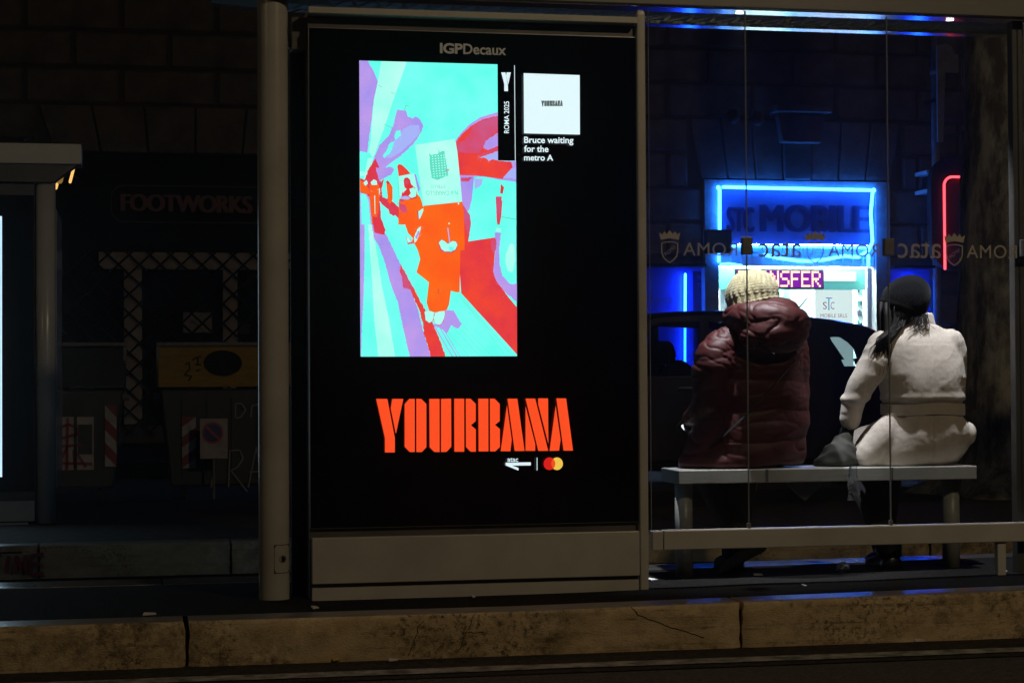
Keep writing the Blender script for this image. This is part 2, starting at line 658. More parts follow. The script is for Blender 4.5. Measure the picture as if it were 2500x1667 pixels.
# ================================================================== GROUND
g = MB()
g.poly([(-60, -40, -0.165), (70, -40, -0.165), (70, 40, -0.165), (-60, 40, -0.165)])
struct(g.build("road", M['road']))
g = MB()
for a, b in ((-8, 1.4), (1.4, 12)):
    g.poly([(a, -1.0, -0.161), (b, -1.0, -0.161), (b, -0.5, -0.161), (a, -0.5, -0.161)])
struct(g.build("road_gutter", M['gutter']))
g = MB()
n = 60
top, bot = [], []
for i in range(n + 1):
    x = -6 + 16 * i / n
    top.append((x, -0.815 + 0.012 * noise.noise((x * 3, 0, 0)) - 0.02 * (x > 1.8) * (x - 1.8) * 0.25, -0.157))
    bot.append((x, -0.925 + 0.015 * noise.noise((x * 3, 5, 0)) - 0.02 * (x > 1.8) * (x - 1.8) * 0.25, -0.157))
for i in range(n):
    g.poly([top[i], bot[i], bot[i + 1], top[i + 1]])
struct(g.build("road_edge_marking", M['line']))


def paved(name, m, y0, y1, xs, zf, thick=0.16):
    mb = MB()
    pts = [(x, zf(x)) for x in xs]
    ny = 8
    for i in range(len(pts) - 1):
        for j in range(ny):
            ya, yb = y0 + (y1 - y0) * j / ny, y0 + (y1 - y0) * (j + 1) / ny
            (xa, za), (xb, zb) = pts[i], pts[i + 1]
            f = lambda x, y, z: (x, y, z + (0.004 * noise.noise((x * 2.2, y * 5, 1)) if 0 < (y - y0) / (y1 - y0) < 1 else 0))
            mb.poly([f(xa, ya, za), f(xb, ya, zb), f(xb, yb, zb), f(xa, yb, za)])
    return struct(mb.build(name, m))


xs = [-8 + 0.25 * i for i in range(81)]
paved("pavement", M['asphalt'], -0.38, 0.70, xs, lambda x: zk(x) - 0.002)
paved("island_pavement", M['island'], 2.78, 6.4, xs, lambda x: -0.004)
struct(box("lane_bed", M['asphalt'], None, -10, 14, 0.96, 2.60, -0.5, -0.157))
struct(box("far_pavement", M['asphalt'], None, -12, 22, 12.6, 17.0, -0.5, 0.0))


def kerb(name, stone_mat, top_mat, y0, y1, joints, zf, depth, seed, cracks=()):
    """stones butted in a row; front face bumpy, arrises chipped"""
    x0, x1 = joints[0], joints[-1]
    mb = MB()
    for a, b in zip(joints[:-1], joints[1:]):
        mb.prism([(a, y0 + 0.03, zf(a) - 0.03), (b, y0 + 0.03, zf(b) - 0.03), (b, y0 + 0.03, zf(b) - depth), (a, y0 + 0.03, zf(a) - depth)], (0, y1 - y0 - 0.04, 0))
    root = struct(mb.build(name, M['crack']))
    for a, b in zip(joints[:-1], joints[1:]):
        ga, gb = a + 0.003, b - 0.003
        nx = max(6, int((gb - ga) / 0.016))
        prof = []                                   # (y, z below the top, is_top)
        for k in range(8):
            prof.append((0.0, -depth + (depth - 0.012) * k / 7))
        prof += [(0.004, -0.004), (0.014, 0.0), (0.06, 0.0), (y1 - y0 - 0.01, 0.0), (y1 - y0, -0.004), (y1 - y0, -0.05)]
        mb = MB()
        for i in range(nx + 1):
            x = ga + (gb - ga) * i / nx
            ring = []
            end = min(x - ga, gb - x)
            for k, (py, pz) in enumerate(prof):
                px_ = x
                nz = noise.noise((x * 7 + seed, pz * 22, seed))
                n2 = noise.noise((x * 28 + seed, pz * 60, seed * 2))
                dy = -0.004 * nz - 0.0025 * n2 if k < 9 else 0.0
                chip = max(0.0, noise.noise((x * 5.5 + seed * 3, 3.1, seed)) - 0.24) * 0.07 + max(0.0, noise.noise((x * 19 + seed, 8.1, seed)) - 0.25) * 0.022
                dz = 0.0
                if k in (7, 8):
                    dy += chip * 0.9
                    dz -= chip * 0.8
                if k == 9:
                    dy += chip * 0.5
                if end < 0.03 and k < 10:
                    dy += (0.010 + 0.012 * abs(n2)) * max(0.0, 1 - end / 0.03)
                if k == 0:
                    dz = 0
                ring.append((px_ + (0.009 * noise.noise((pz * 25, seed + a, 0)) * (1 if i == 0 else -1) + (0.004 if i == 0 else -0.004) if end < 1e-4 else 0), y0 + py + dy, zf(x) + pz + dz))
            mb.v += ring
        m_ = len(prof)
        for i in range(nx):
            for k in range(m_ - 1):
                o = i * m_ + k
                mb.f.append((o, o + m_, o + m_ + 1, o + 1))
                mb.m.append(1 if k >= 9 else 0)
        for i in (0, nx):
            mb.f.append(tuple(i * m_ + k for k in range(m_)))
            mb.m.append(0)
        s = mb.build("kerb_stone", [stone_mat, top_mat], root)
        smooth_by_angle(s, 0.7)
    return root


k1 = kerb("kerb", M['kerb'], M['kerb_top'], -0.57, -0.38, [-5.85, -3.85, -1.85, 0.17, 2.243, 4.3, 6.4, 8.5, 10.5], zk, 0.185, 3.3)


from mathutils.bvhtree import BVHTree
_trees = [BVHTree.FromPolygons([v.co.copy() for v in c_.data.vertices], [tuple(p.vertices) for p in c_.data.polygons]) for c_ in k1.children]


def face_y(x, z):
    best = -0.562
    for t in _trees:
        h = t.ray_cast(Vector((x, -1.5, z)), Vector((0, 1, 0)))
        if h[0] is not None and h[0].y < best:
            best = h[0].y
    return best - 0.0007


def crack(pts, wd, parent, Y=-0.574):
    mb = MB()
    P = [at(x, y, Y) for x, y in pts]
    Q = []
    for i in range(len(P) - 1):
        for k in range(6):
            t = k / 6
            p = P[i].lerp(P[i + 1], t)
            Q.append((p.x + 0.006 * noise.noise((p.x * 40, p.z * 40, 1)), p.z + 0.006 * noise.noise((p.x * 40, p.z * 40, 7))))
    Q.append((P[-1].x, P[-1].z))
    for i in range(len(Q) - 1):
        (xa, za), (xb, zb) = Q[i], Q[i + 1]
        d = Vector((xb - xa, zb - za)).normalized()
        nx, nz = -d.y * wd, d.x * wd
        mb.poly([(x, face_y(x, z), z) for x, z in ((xa - nx, za - nz), (xb - nx, zb - nz), (xb + nx, zb + nz), (xa + nx, za + nz))])
    return mb.build("crack", M['crack'], parent, fixn=False)


crack([(1543, 1482), (1556, 1500), (1590, 1512), (1640, 1532), (1685, 1545), (1720, 1556)], 0.0018, k1)
crack([(1035, 1515), (1020, 1532), (1016, 1552), (1008, 1575), (996, 1600)], 0.0012, k1)
crack([(1160, 1500), (1150, 1520), (1138, 1540), (1130, 1565), (1118, 1592)], 0.0012, k1)
crack([(1130, 1545), (1145, 1542), (1180, 1544)], 0.0014, k1)
M['kerb_polished'] = mat("polished_kerb_top", (0.10, 0.095, 0.085), 0.2, col2=(0.06, 0.056, 0.05), scale=9, bump=0.05, bscale=50, spec=0.7)
k1b = kerb("back_kerb", M['kerb_top'], M['kerb_polished'], 0.70, 0.96, [-6, -4, -2, 0.1, 2.1, 4.2, 6.2, 8.2, 10.2], lambda x: zk(x) * 0.6, 0.17, 5.1)
k2 = kerb("island_kerb", M['kerb_far'], M['kerb_top'], 2.60, 2.78, [-6.5, -4.5, -2.5, -0.505, 0.478, 2.4, 4.4, 6.5, 8.5, 10.5], lambda x: 0.012, 0.185, 9.7)
# spray paint on the island kerb: F I N E
mb = MB()
for st in ([(-14, 1358, -20, 1402)], [(22, 1356, 18, 1400)], [(36, 1400, 40, 1356), (40, 1356, 58, 1402), (58, 1402, 62, 1354)],
           [(78, 1354, 74, 1402), (76, 1356, 106, 1352), (76, 1378, 98, 1376), (74, 1402, 104, 1398)], [(-14, 1358, 4, 1354), (-16, 1378, 0, 1376)]):
    for xa, ya, xb, yb in st:
        a, b = at(xa, ya, 2.588), at(xb, yb, 2.588)
        d = (b - a).normalized()
        nrm = Vector((-d.z, 0, d.x)) * 0.010
        mb.poly([a - nrm, b - nrm, b + nrm, a + nrm])
mb.build("spray_lettering", M['spray_red'], k2, fixn=False)

# ================================================================== BUILDING
YF = 17.0
bld = thing("building", (5, 17, 0), "dark rusticated stone building across the street with two ground floor shops", "building")
OPEN = [(-1.05, 2.5, 0.0, 3.74), (7.5, 10.16, 0.0, 3.52), (6.35, 7.5, 0.55, 2.33), (10.16, 10.80, 0.55, 2.33)]
FAN = [(-1.25, 2.7, 3.74, 4.34), (7.3, 10.36, 3.52, 4.34)]
wall = MB()
wall.box(-6, 16, 17.06, 17.5, 4.1, 9.0)
wall.box(-6, -1.05, 17.06, 17.5, 0, 4.1)
wall.box(2.5, 6.35, 17.06, 17.5, 0, 4.1)
wall.box(10.80, 16, 17.06, 17.5, 0, 4.1)
wall.box(-1.05, 2.5, 17.06, 17.5, 3.74, 4.1)
wall.box(6.35, 10.80, 17.06, 17.5, 3.52, 4.1)
wall.box(6.35, 7.5, 17.06, 17.5, 2.33, 3.52)
wall.box(10.16, 10.80, 17.06, 17.5, 2.33, 3.52)
wall.box(6.35, 7.5, 17.06, 17.5, 0, 0.55)
wall.box(10.16, 10.80, 17.06, 17.5, 0, 0.55)
wall.build("wall", M['mortar'], bld)
_blk = {}


def block(x0, x1, z0, z1, y=0.0):
    key = (round(x1 - x0, 3), round(z1 - z0, 3))
    if key not in _blk:
        w_, h_ = x1 - x0, z1 - z0
        b, d = 0.03, 0.05
        vs = [(0, 0, 0), (w_, 0, 0), (w_, 0, h_), (0, 0, h_), (b, -d, b), (w_ - b, -d, b), (w_ - b, -d, h_ - b), (b, -d, h_ - b)]
        fs = [(4, 5, 6, 7), (0, 1, 5, 4), (1, 2, 6, 5), (2, 3, 7, 6), (3, 0, 4, 7)]
        me = bpy.data.meshes.new("stone_block")
        me.from_pydata(vs, [], fs)
        me.materials.append(M['stone'])
        _blk[key] = me
    o = bpy.data.objects.new("stone_block", _blk[key])
    COL.objects.link(o)
    o.parent = bld
    o.matrix_parent_inverse = Matrix.Translation((-5, -17, 0))
    o.location = (x0, 17.055 + y, z0)
    return o


nb = 0
for r in range(13):
    z0, z1 = 0.12 + 0.47 * r, 0.12 + 0.47 * (r + 1)
    x = -3.2 - (0.6 if r % 2 else 0)
    while x < 13.2:
        segs = [(x, x + 1.2)]
        for ox0, ox1, oz0, oz1 in OPEN + FAN:
            if z1 - 0.02 > oz0 and z0 + 0.02 < oz1:
                ns = []
                for a, b in segs:
                    if b <= ox0 or a >= ox1:
                        ns.append((a, b))
                    else:
                        if a < ox0 - 0.1:
                            ns.append((a, ox0))
                        if b > ox1 + 0.1:
                            ns.append((ox1, b))
                segs = ns
        for a, b in segs:
            if nb < 235 and b - a > 0.1:
                block(a + 0.012, b - 0.012, z0 + 0.012, z1 - 0.012, random.uniform(-0.008, 0.008))
                nb += 1
        x += 1.2


def fan(x0, x1, z0, z1, n, splay, key):
    for i in range(n):
        a, b = i / n, (i + 1) / n
        xa, xb = x0 + (x1 - x0) * a + 0.012, x0 + (x1 - x0) * b - 0.012
        ta, tb = xa + splay * (2 * a - 1), xb + splay * (2 * b - 1)
        kk = 0.03 if (key and i == n // 2) else 0.0
        pts = [(xa, 17.05, z0), (xb, 17.05, z0), (tb, 17.05, z1), (ta, 17.05, z1)]
        MB().prism(pts, (0, -0.06 - kk, 0)).build("voussoir", M['stone'], bld, bevel=0.015)


fan(-1.05, 2.5, 3.75, 4.335, 6, 0.18, False)
fan(7.45, 10.2, 3.53, 4.335, 7, 0.14, True)
# bracketed keystone above the shop
box("keystone_cap", M['stone'], bld, 8.44, 9.25, 16.72, 17.05, 4.42, 4.52, 0.02)
MB().prism([(8.56, 16.98, 4.02), (9.12, 16.98, 4.02), (9.18, 16.98, 4.40), (8.50, 16.98, 4.40)], (0, -0.16, 0)).build("keystone_bracket", M['stone'], bld, bevel=0.02)
for x, y in ((1790, 285), (1850, 290)):
    p = at(x, y, 16.7)
    MB().ell(p, (0.09, 0.09, 0.10)).tube([p + Vector((0, 0, 0.08)), p + Vector((0, 0.32, 0.12))], 0.02).build("wall_lamp", M['shopblack'], bld, smooth=True)

# ------------------------------------------------ left shop
sf = thing("closed_shopfront", (0.7, 17.2, 0), "closed black shopfront behind a diamond grille with dull red FOOTWORKS letters", "shopfront")
box("fascia_panel", M['shopblack'], sf, -1.05, 2.5, 17.16, 17.22, 2.50, 3.74)
box("back_panel", M['shopblack'], sf, -1.05, 2.5, 17.30, 17.36, 0, 2.50)
box("header", M['lattice_white'], sf, -0.49, 2.3, 17.12, 17.2, 2.27, 2.49, 0.01)
for a, b in ((-0.177, 0.053), (1.074, 1.262)):
    box("frame_post", M['lattice_white'], sf, a, b, 17.12, 17.2, 0.29, 2.27, 0.01)
box("kick_plate", M['signgrey'], sf, -0.45, 2.3, 17.14, 17.2, 0.05, 0.27)
mb = MB()
z0g, z1g, xg0, xg1, st = 0.15, 2.50, -0.95, 2.4, 0.262
hgt = z1g - z0g
k = -12
while xg0 + k * st < xg1 + hgt:
    xb = xg0 + k * st
    for sgn in (1, -1):
        pts = []
        for t in (0, 1):
            z = z0g + hgt * t
            xx = xb + sgn * hgt * t * 1.05 if sgn > 0 else xb + hgt * (1 - t) * 1.05
            pts.append((xx, z))
        (xa, za), (xc, zc) = pts
        # clip to the opening
        def clip(xa, za, xc, zc):
            t0, t1 = 0.0, 1.0
            dx = xc - xa
            for lim, s in ((xg0, 1), (xg1, -1)):
                fa, fc = s * (xa - lim), s * (xc - lim)
                if fa < 0 and fc < 0:
                    return None
                if fa < 0:
                    t0 = max(t0, fa / (fa - fc))
                elif fc < 0:
                    t1 = min(t1, fa / (fa - fc))
            if t1 - t0 < 0.02:
                return None
            return xa + dx * t0, za + (zc - za) * t0, xa + dx * t1, za + (zc - za) * t1
        c = clip(xa, za, xc, zc)
        if c:
            mb.tube([(c[0], 17.02, c[1]), (c[2], 17.02, c[3])], 0.013, n=4)
    k += 1
mb.build("grille", M['lattice'], sf)
mb = MB()
for k in range(5):
    text_into(mb, "FOOTWORKS", pxrect(294 + 1.6 * k, 473, 611 + 1.6 * k, 515, 17.10 - 0.003 * k, 6), depth=(0, 0.04, 0), spacing=0.94)
mb.build("sign_lettering", M['redsign'], sf, fixn=False)


def rrect(x0, x1, z0, z1, r, n=6):
    pts = []
    for cx, cz, a0 in ((x1 - r, z0 + r, -pi / 2), (x1 - r, z1 - r, 0), (x0 + r, z1 - r, pi / 2), (x0 + r, z0 + r, pi)):
        for i in range(n + 1):
            a = a0 + pi / 2 * i / n
            pts.append((cx + r * cos(a), cz + r * sin(a)))
    return pts


plate("sign_outline", M['signgrey'], sf, rrect(-0.34, 1.98, 2.87, 3.35, 0.16), [rrect(-0.325, 1.965, 2.885, 3.335, 0.15)], 0.02, 17.14)
a, b = at(447, 762, 17.25), at(518, 812, 17.25)
box("paper_notice", M['poster'], sf, a.x, b.x, 17.26, 17.265, b.z, a.z)
a, b = at(583, 790, 17.25), at(610, 815, 17.25)
box("paper_notice", M['signgrey'], sf, a.x, b.x, 17.26, 17.265, b.z, a.z)

# ------------------------------------------------ MOBILE shop
M['sign_panel'] = mat("sign_panel_blue_grey", (0.10, 0.13, 0.32), 0.5, col2=(0.08, 0.10, 0.26), scale=4)
M['sign_letters'] = mat("sign_letters_navy", (0.008, 0.008, 0.09), 0.5)
M['pale_metal'] = mat("pale_shutter_metal", (0.6, 0.62, 0.6), 0.4)
M['room'] = mat("shop_white_wall", (0.75, 0.8, 0.78), 0.6)
M['room_teal'] = mat("shop_teal_panel", (0.16, 0.60, 0.54), 0.5)
M['room_grey'] = mat("shop_grey_goods", (0.25, 0.32, 0.36), 0.5)
M['room_dark'] = mat("shop_dark_goods", (0.05, 0.05, 0.09), 0.5)
M['room_pink'] = mat("shop_pink_goods", (0.5, 0.06, 0.3), 0.5)
M['logo_red'] = mat("logo_red", (0.30, 0.07, 0.12), 0.5)
M['logo_blue'] = mat("logo_teal", (0.05, 0.25, 0.42), 0.5)
M['window_blue'] = mat("blue_window_film", (0.08, 0.14, 0.75), 0.3, col2=(0.05, 0.09, 0.6), scale=2.5)
M['film_text'] = mat("film_lettering", (0.11, 0.12, 0.34), 0.4)
M['shop_light'] = emis("shop_ceiling_light", (0.80, 1.0, 0.97), 130.0)
M['light_box'] = emis("shop_light_box", (0.85, 1.0, 1.0), 1.6)
M['led_bg'] = emis("led_board_purple", lin((140, 22, 175)), 1.0)
M['led_on'] = emis("led_board_letters", (1.0, 0.60, 0.36), 2.4)
ms = thing("phone_shop", (8.8, 17.2, 0), "small lit phone shop with a blue neon outlined MOBILE sign above its door", "shopfront")
for a, b, c, d in ((7.5, 7.70, 0, 3.52), (9.95, 10.16, 0, 3.52)):
    box("door_surround", M['plaster'], ms, a, b, 16.98, 17.30, c, d, 0.006)
box("lintel", M['plaster'], ms, 7.70, 9.95, 16.98, 17.30, 3.42, 3.52, 0.006)
box("sign_panel", M['sign_panel'], ms, 7.70, 9.95, 17.08, 17.14, 2.66, 3.42)
mb = MB()
for k in range(5):
    text_into(mb, "MOBILE", pxrect(1855 + 2.2 * k, 499, 2113 + 2.2 * k, 566, 17.06 - 0.002 * k, 3), depth=(0, 0.012, 0))
for k in range(4):
    text_into(mb, "STC", pxrect(1774 + 1.8 * k, 505, 1837 + 1.8 * k, 566, 17.06 - 0.002 * k, 1), depth=(0, 0.012, 0))
mb.build("sign_lettering", M['sign_letters'], ms, fixn=False)


def pathpx(pts, Y):
    return [at(x, y, Y) for x, y in pts]


YN = 16.93
ntube = MB()
ntube.tube(pathpx([(1757, 463), (1757, 560)], YN), 0.022, round_ends=True)
ntube.tube(pathpx([(1766, 457), (1850, 459), (2133, 465)], YN), 0.022, round_ends=True)
ntube.ell(at(1754, 458, YN), (0.028, 0.028, 0.028))
ntube.ell(at(2133, 465, YN), (0.03, 0.03, 0.03))
ntube.tube(pathpx([(2130, 472), (2126, 520), (2130, 590), (2120, 612), (2095, 628), (2060, 625), (2020, 633), (1985, 638), (1950, 637), (1900, 630), (1868, 622)], YN), 0.022, round_ends=True)
ntube.tube(pathpx([(1788, 601), (1900, 602), (2120, 605)], YN + 0.1), 0.015, round_ends=True)
ntube.tube(pathpx([(2120, 625), (2120, 650)], YN), 0.022, round_ends=True)
ntube.tube(pathpx([(1755, 622), (1755, 637)], YN), 0.022, round_ends=True)
ntube.tube(pathpx([(1760, 645), (1780, 643), (1810, 648)], YN), 0.014, round_ends=True)
ntube.build("neon_tube", M['neon'], ms, smooth=True)
a, b = at(1727, 560, 16.8), at(1787, 618, 16.8)
box("junction_box", M['shopblack'], ms, a.x, b.x, 16.8, 16.96, b.z, a.z, 0.01)
# slatted transom over the door
box("transom_panel", M['pale_metal'], ms, 7.70, 9.95, 17.10, 17.14, 2.36, 2.65)
for i in range(16):
    x = 7.74 + 0.145 * i
    box("transom_bar", M['pale_metal'], ms, x, x + 0.02, 17.02, 17.05, 2.36, 2.64)
for z in (2.37, 2.46, 2.53):
    box("transom_rail", M['pale_metal'], ms, 7.70, 9.95, 17.03, 17.06, z, z + 0.018)
# room behind the door
room = MB()
room.box(7.6, 10.05, 20.0, 20.1, 0, 2.8)
room.box(7.55, 7.64, 17.3, 20.0, 0, 2.8)
room.box(10.02, 10.1, 17.3, 20.0, 0, 2.8)
room.box(7.6, 10.05, 17.3, 20.0, 2.75, 2.8)
room.box(7.6, 10.05, 17.3, 20.0, -0.06, 0.01)
room.build("interior", M['room'], ms)
for y, d in ((17.33, 0.14), (17.8, 0.4), (18.7, 0.4)):
    box("ceiling_light", M['shop_light'], ms, 7.9, 9.8, y, y + d, 2.70, 2.745)
box("teal_band", M['room_teal'], ms, 7.64, 10.02, 17.55, 17.6, 2.06, 2.36)
a, b = at(2012, 663, 17.5), at(2091, 686, 17.5)
box("light_box", M['light_box'], ms, a.x, b.x, 17.50, 17.545, b.z, a.z, 0.01)
a, b = at(1990, 705, 17.6), at(2084, 1000, 17.6)
M['painted_board_glow'] = emis("painted_board_glow", (0.82, 1.0, 0.97), 0.95)  # plain white board given its own glow in place of shop light on it
sbd = box("door_board", M['painted_board_glow'], ms, a.x, b.x, 17.58, 17.62, 0.02, a.z, 0.004)
mb = MB()
text_into(mb, "S", pxrect(2009, 737, 2019, 755, 17.57), 0, bold=0.0)
text_into(mb, "C", pxrect(2028, 737, 2037, 755, 17.57), 0, bold=0.0)
mb.add([at(x, y, 17.57) for x, y in ((2016, 726), (2032, 727), (2032, 729), (2025, 729), (2025, 757), (2022, 757), (2022, 729), (2016, 728))], [tuple(range(8))], 1)
text_into(mb, "MOBILE SRLS", pxrect(2003, 766, 2068, 775, 17.57), 0)
mb.build("logo_print", [M['logo_red'], M['logo_blue']], sbd, fixn=False)
a, b = at(1758, 668, 17.6), at(1800, 760, 17.6)
box("wall_board", M['room'], ms, a.x, b.x, 17.6, 17.64, 0.3, a.z, 0.004)
a, b = at(1912, 705, 17.9), at(1930, 790, 17.9)
box("shelf_side", M['room_teal'], ms, a.x, b.x, 17.9, 18.1, 0.3, a.z, 0.004)
a, b = at(1934, 722, 18.2), at(1985, 790, 18.2)
box("shelf_side", M['room_grey'], ms, a.x, b.x, 18.2, 18.3, 0.3, a.z, 0.004)
for i, (y0, y1) in enumerate(((692, 715), (724, 745), (752, 772), (778, 800))):
    a, b = at(2090, y1, 17.7), at(2127, y1, 17.7)
    box("shelf", M['room'], ms, a.x, b.x, 17.65, 17.85, a.z - 0.02, a.z)
    x = a.x + 0.015
    while x < b.x - 0.03:
        wd = random.uniform(0.018, 0.05)
        hh = random.uniform(0.4, 0.85) * (y1 - y0) * 0.0056
        box("packet", random.choice([M['room_grey'], M['room_dark'], M['room_teal'], M['room_pink'], M['room']]), ms, x, x + wd, 17.68, 17.74, a.z, a.z + hh)
        x += wd + 0.012
# LED board
a, b = at(1799, 660, 17.45), at(2009, 702, 17.45)
led = box("led_board", M['shopblack'], ms, a.x - 0.02, b.x + 0.02, 17.46, 17.5, b.z - 0.02, a.z + 0.02, 0.004)
MB().poly([(a.x, 17.456, b.z), (b.x, 17.456, b.z), (b.x, 17.456, a.z), (a.x, 17.456, a.z)]).build("led_field", M['led_bg'], led, fixn=False)
FONT5 = {'T': ["11111", "00100", "00100", "00100", "00100", "00100", "00100"], 'R': ["11110", "10001", "10001", "11110", "10100", "10010", "10001"],
         'A': ["01110", "10001", "10001", "11111", "10001", "10001", "10001"], 'N': ["10001", "11001", "10101", "10101", "10011", "10001", "10001"],
         'S': ["01111", "10000", "10000", "01110", "00001", "00001", "11110"], 'F': ["11111", "10000", "10000", "11110", "10000", "10000", "10000"],
         'E': ["11111", "10000", "10000", "11110", "10000", "10000", "11111"]}
mb = MB()
word = "TRANSFER"
cw = (b.x - a.x - 0.03) / len(word)
for i, ch in enumerate(word):
    for r, row in enumerate(FONT5[ch]):
        for c, q in enumerate(row):
            if q == '1':
                cx = a.x + 0.02 + cw * i + (c + 0.5) * cw / 5.8
                cz = a.z - (r + 0.55) * (a.z - b.z) / 7.2
                s = 0.0135
                mb.poly([(cx - s, 17.452, cz - s), (cx + s, 17.452, cz - s), (cx + s, 17.452, cz + s), (cx - s, 17.452, cz + s)])
mb.build("led_lettering", M['led_on'], led, fixn=False)
# door frame and glass
for x in (7.70, 9.89):
    box("door_frame", M['pale_metal'], ms, x, x + 0.05, 17.16, 17.22, 0, 2.36, 0.004)
# side windows with film and tubes
for x0, x1 in ((6.35, 7.5), (10.16, 10.80)):
    box("window_panel", M['window_blue'], ms, x0, x1, 17.14, 17.2, 0.55, 2.33)
    box("window_sill", M['stone'], ms, x0 - 0.02, x1 + 0.0, 16.99, 17.14, 0.5, 0.56, 0.005)
box("window_ledge", M['shopblack'], ms, 6.2, 7.49, 16.86, 17.1, 2.33, 2.37, 0.005)
box("window_ledge", M['shopblack'], ms, 10.17, 11.1, 16.86, 17.1, 2.33, 2.37, 0.005)
for x, y0, y1 in ((1673, 670, 915), (2225, 676, 915)):
    MB().tube(pathpx([(x, y0), (x - 1, y1)], 17.04), 0.018, round_ends=True).build("window_neon_tube", M['neon_v'], ms, smooth=True)
a, b = at(1692, 662, 17.13), at(1755, 905, 17.13)
box("window_poster", M['sign_letters'], ms, a.x, b.x, 17.134, 17.139, b.z, a.z)
mb = MB()
text_into(mb, "MONEY", pxrect(1702, 672, 1742, 684, 17.13))
text_into(mb, "TRANSFER", pxrect(1702, 691, 1758, 702, 17.13))
text_into(mb, "Lyca", pxrect(1588, 722, 1644, 744, 17.13))
mb.build("window_lettering", M['film_text'], ms, fixn=False)

# ------------------------------------------------ things on the facade
p = at(2289, 500, 16.85)
pipe = thing("drainpipe", (p.x, 16.85, 0), "grey drainpipe running down the facade right of the phone shop", "drainpipe")
MB().tube([(p.x, 16.9, 0.02), (p.x, 16.9, 7.0)], 0.055, n=14).build("pipe", M['plaster'], pipe, smooth=True)
for z in (1.2, 3.1, 5.0):
    MB().tube([(p.x, 16.9, z), (p.x, 16.9, z + 0.05)], 0.065, n=14).box(p.x - 0.015, p.x + 0.015, 16.9, 17.05, z, z + 0.04).build("pipe_clip", M['pale_metal'], pipe)
a, b = at(2263, 415, 16.6), at(2289, 470, 16.6)
br = thing("wall_bracket", (a.x, 16.9, b.z), "small pale double bracket fixed to the facade beside the drainpipe", "bracket")
box("arm", M['pale_metal'], br, a.x, b.x, 16.6, 17.02, a.z - 0.05, a.z, 0.004)
box("arm", M['pale_metal'], br, a.x, b.x, 16.6, 17.02, b.z, b.z + 0.05, 0.004)
MB().tube([((a.x + b.x) / 2, 16.62, b.z + 0.03), ((a.x + b.x) / 2, 16.62, a.z - 0.03)], 0.012, n=8).build("rod", M['pale_metal'], br)
# red neon blade sign
rs = thing("neon_sign", (10.95, 16.4, 2.3), "dark rounded hanging sign edged with a red neon tube beside the tree", "neon sign")
plate("sign_board", M['shopblack'], rs, rrect(10.50, 11.8, 2.28, 3.80, 0.33, 8), [], 0.12, 16.42, 0.01)
M['sign_dark_red'] = mat("dark_red_board", (0.07, 0.012, 0.02), 0.6)
plate("sign_face", M['sign_dark_red'], rs, rrect(10.70, 11.6, 2.33, 3.50, 0.14, 8), [], 0.01, 16.34)
mb = MB()
pp = []
x0, x1, z0, z1, r = 10.66, 11.62, 2.10, 3.53, 0.12
pp.append((x0, 16.31, 2.29))
for i in range(9):
    a = pi - (pi / 2) * i / 8
    pp.append((x0 + r + r * cos(a), 16.31, z1 - r + r * sin(a)))
pp.append((x1 - r, 16.31, z1))
mb.tube(pp, 0.016, n=10, round_ends=True)
mb.build("neon_tube", M['neon_red'], rs, smooth=True)
MB().tube([(11.0, 16.42, 3.78), (11.0, 16.42, 4.15), (11.0, 17.02, 4.15)], 0.025, n=8).build("hanger", M['shopblack'], rs)
bn = thing("wall_banner", (10.75, 16.5, 4.0), "pale stepped panel fixed high on the facade above the red neon sign", "panel")
MB().prism([(10.64, 16.45, 4.02), (10.72, 16.45, 4.02), (10.76, 16.45, 4.97), (10.95, 16.45, 4.97), (10.95, 16.45, 5.21), (10.90, 16.45, 5.22),
            (10.86, 16.45, 5.32), (10.78, 16.45, 5.36), (10.70, 16.45, 5.34), (10.64, 16.45, 5.33)], (0, 0.05, 0)).build("panel_board", M['plaster'], bn, bevel=0.006)
box("panel_arm", M['shopblack'], bn, 10.68, 10.72, 16.5, 17.03, 4.6, 4.64)

# ================================================================== PARKED CAR
car = thing("parked_car", (5.2, 10.1, -0.165), "black hatchback parked across the street in front of the phone shop", "car")
Y0c, Y1c, zg = 9.3, 11.02, -0.165
prof = [(3.12, 0.12), (3.08, 0.42), (3.14, 0.62), (3.35, 0.74), (3.75, 0.83), (4.02, 0.87), (4.28, 1.13), (4.52, 1.40), (4.66, 1.444), (4.95, 1.466), (5.29, 1.475),
        (5.70, 1.462), (6.05, 1.434), (6.45, 1.39), (6.76, 1.335), (6.90, 1.27), (7.08, 1.02), (7.18, 0.84), (7.25, 0.60), (7.24, 0.30), (7.14, 0.12)]


def arch(cx, r=0.33, n=10):
    return [(cx + r * cos(pi * i / n), 0.10 + r * sin(pi * i / n)) for i in range(n + 1)]


low = arch(6.52) + arch(3.83)
outline = [(x, z - (0.05 if 7 <= i <= 15 else 0.0)) for i, (x, z) in enumerate(prof)] + low
win_f = [(4.34, 0.90), (4.62, 1.33), (4.72, 1.365), (5.08, 1.375), (5.08, 0.86), (4.45, 0.86)]
win_r = [(5.16, 0.86), (5.16, 1.375), (5.62, 1.355), (5.95, 1.315), (5.99, 0.88)]
win_q = [(6.335, 1.225), (6.40, 1.232), (6.46, 1.228), (6.54, 1.18), (6.60, 1.12), (6.665, 0.945), (6.48, 0.945)]
holes = [win_f, win_r, win_q]
for y in (Y0c, Y1c):
    plate("side_panel", M['car'], car, outline, holes, 0.05, y, 0.006)
    for h in holes:
        plate("side_window", M['carglass'], car, h, [], 0.006, y)


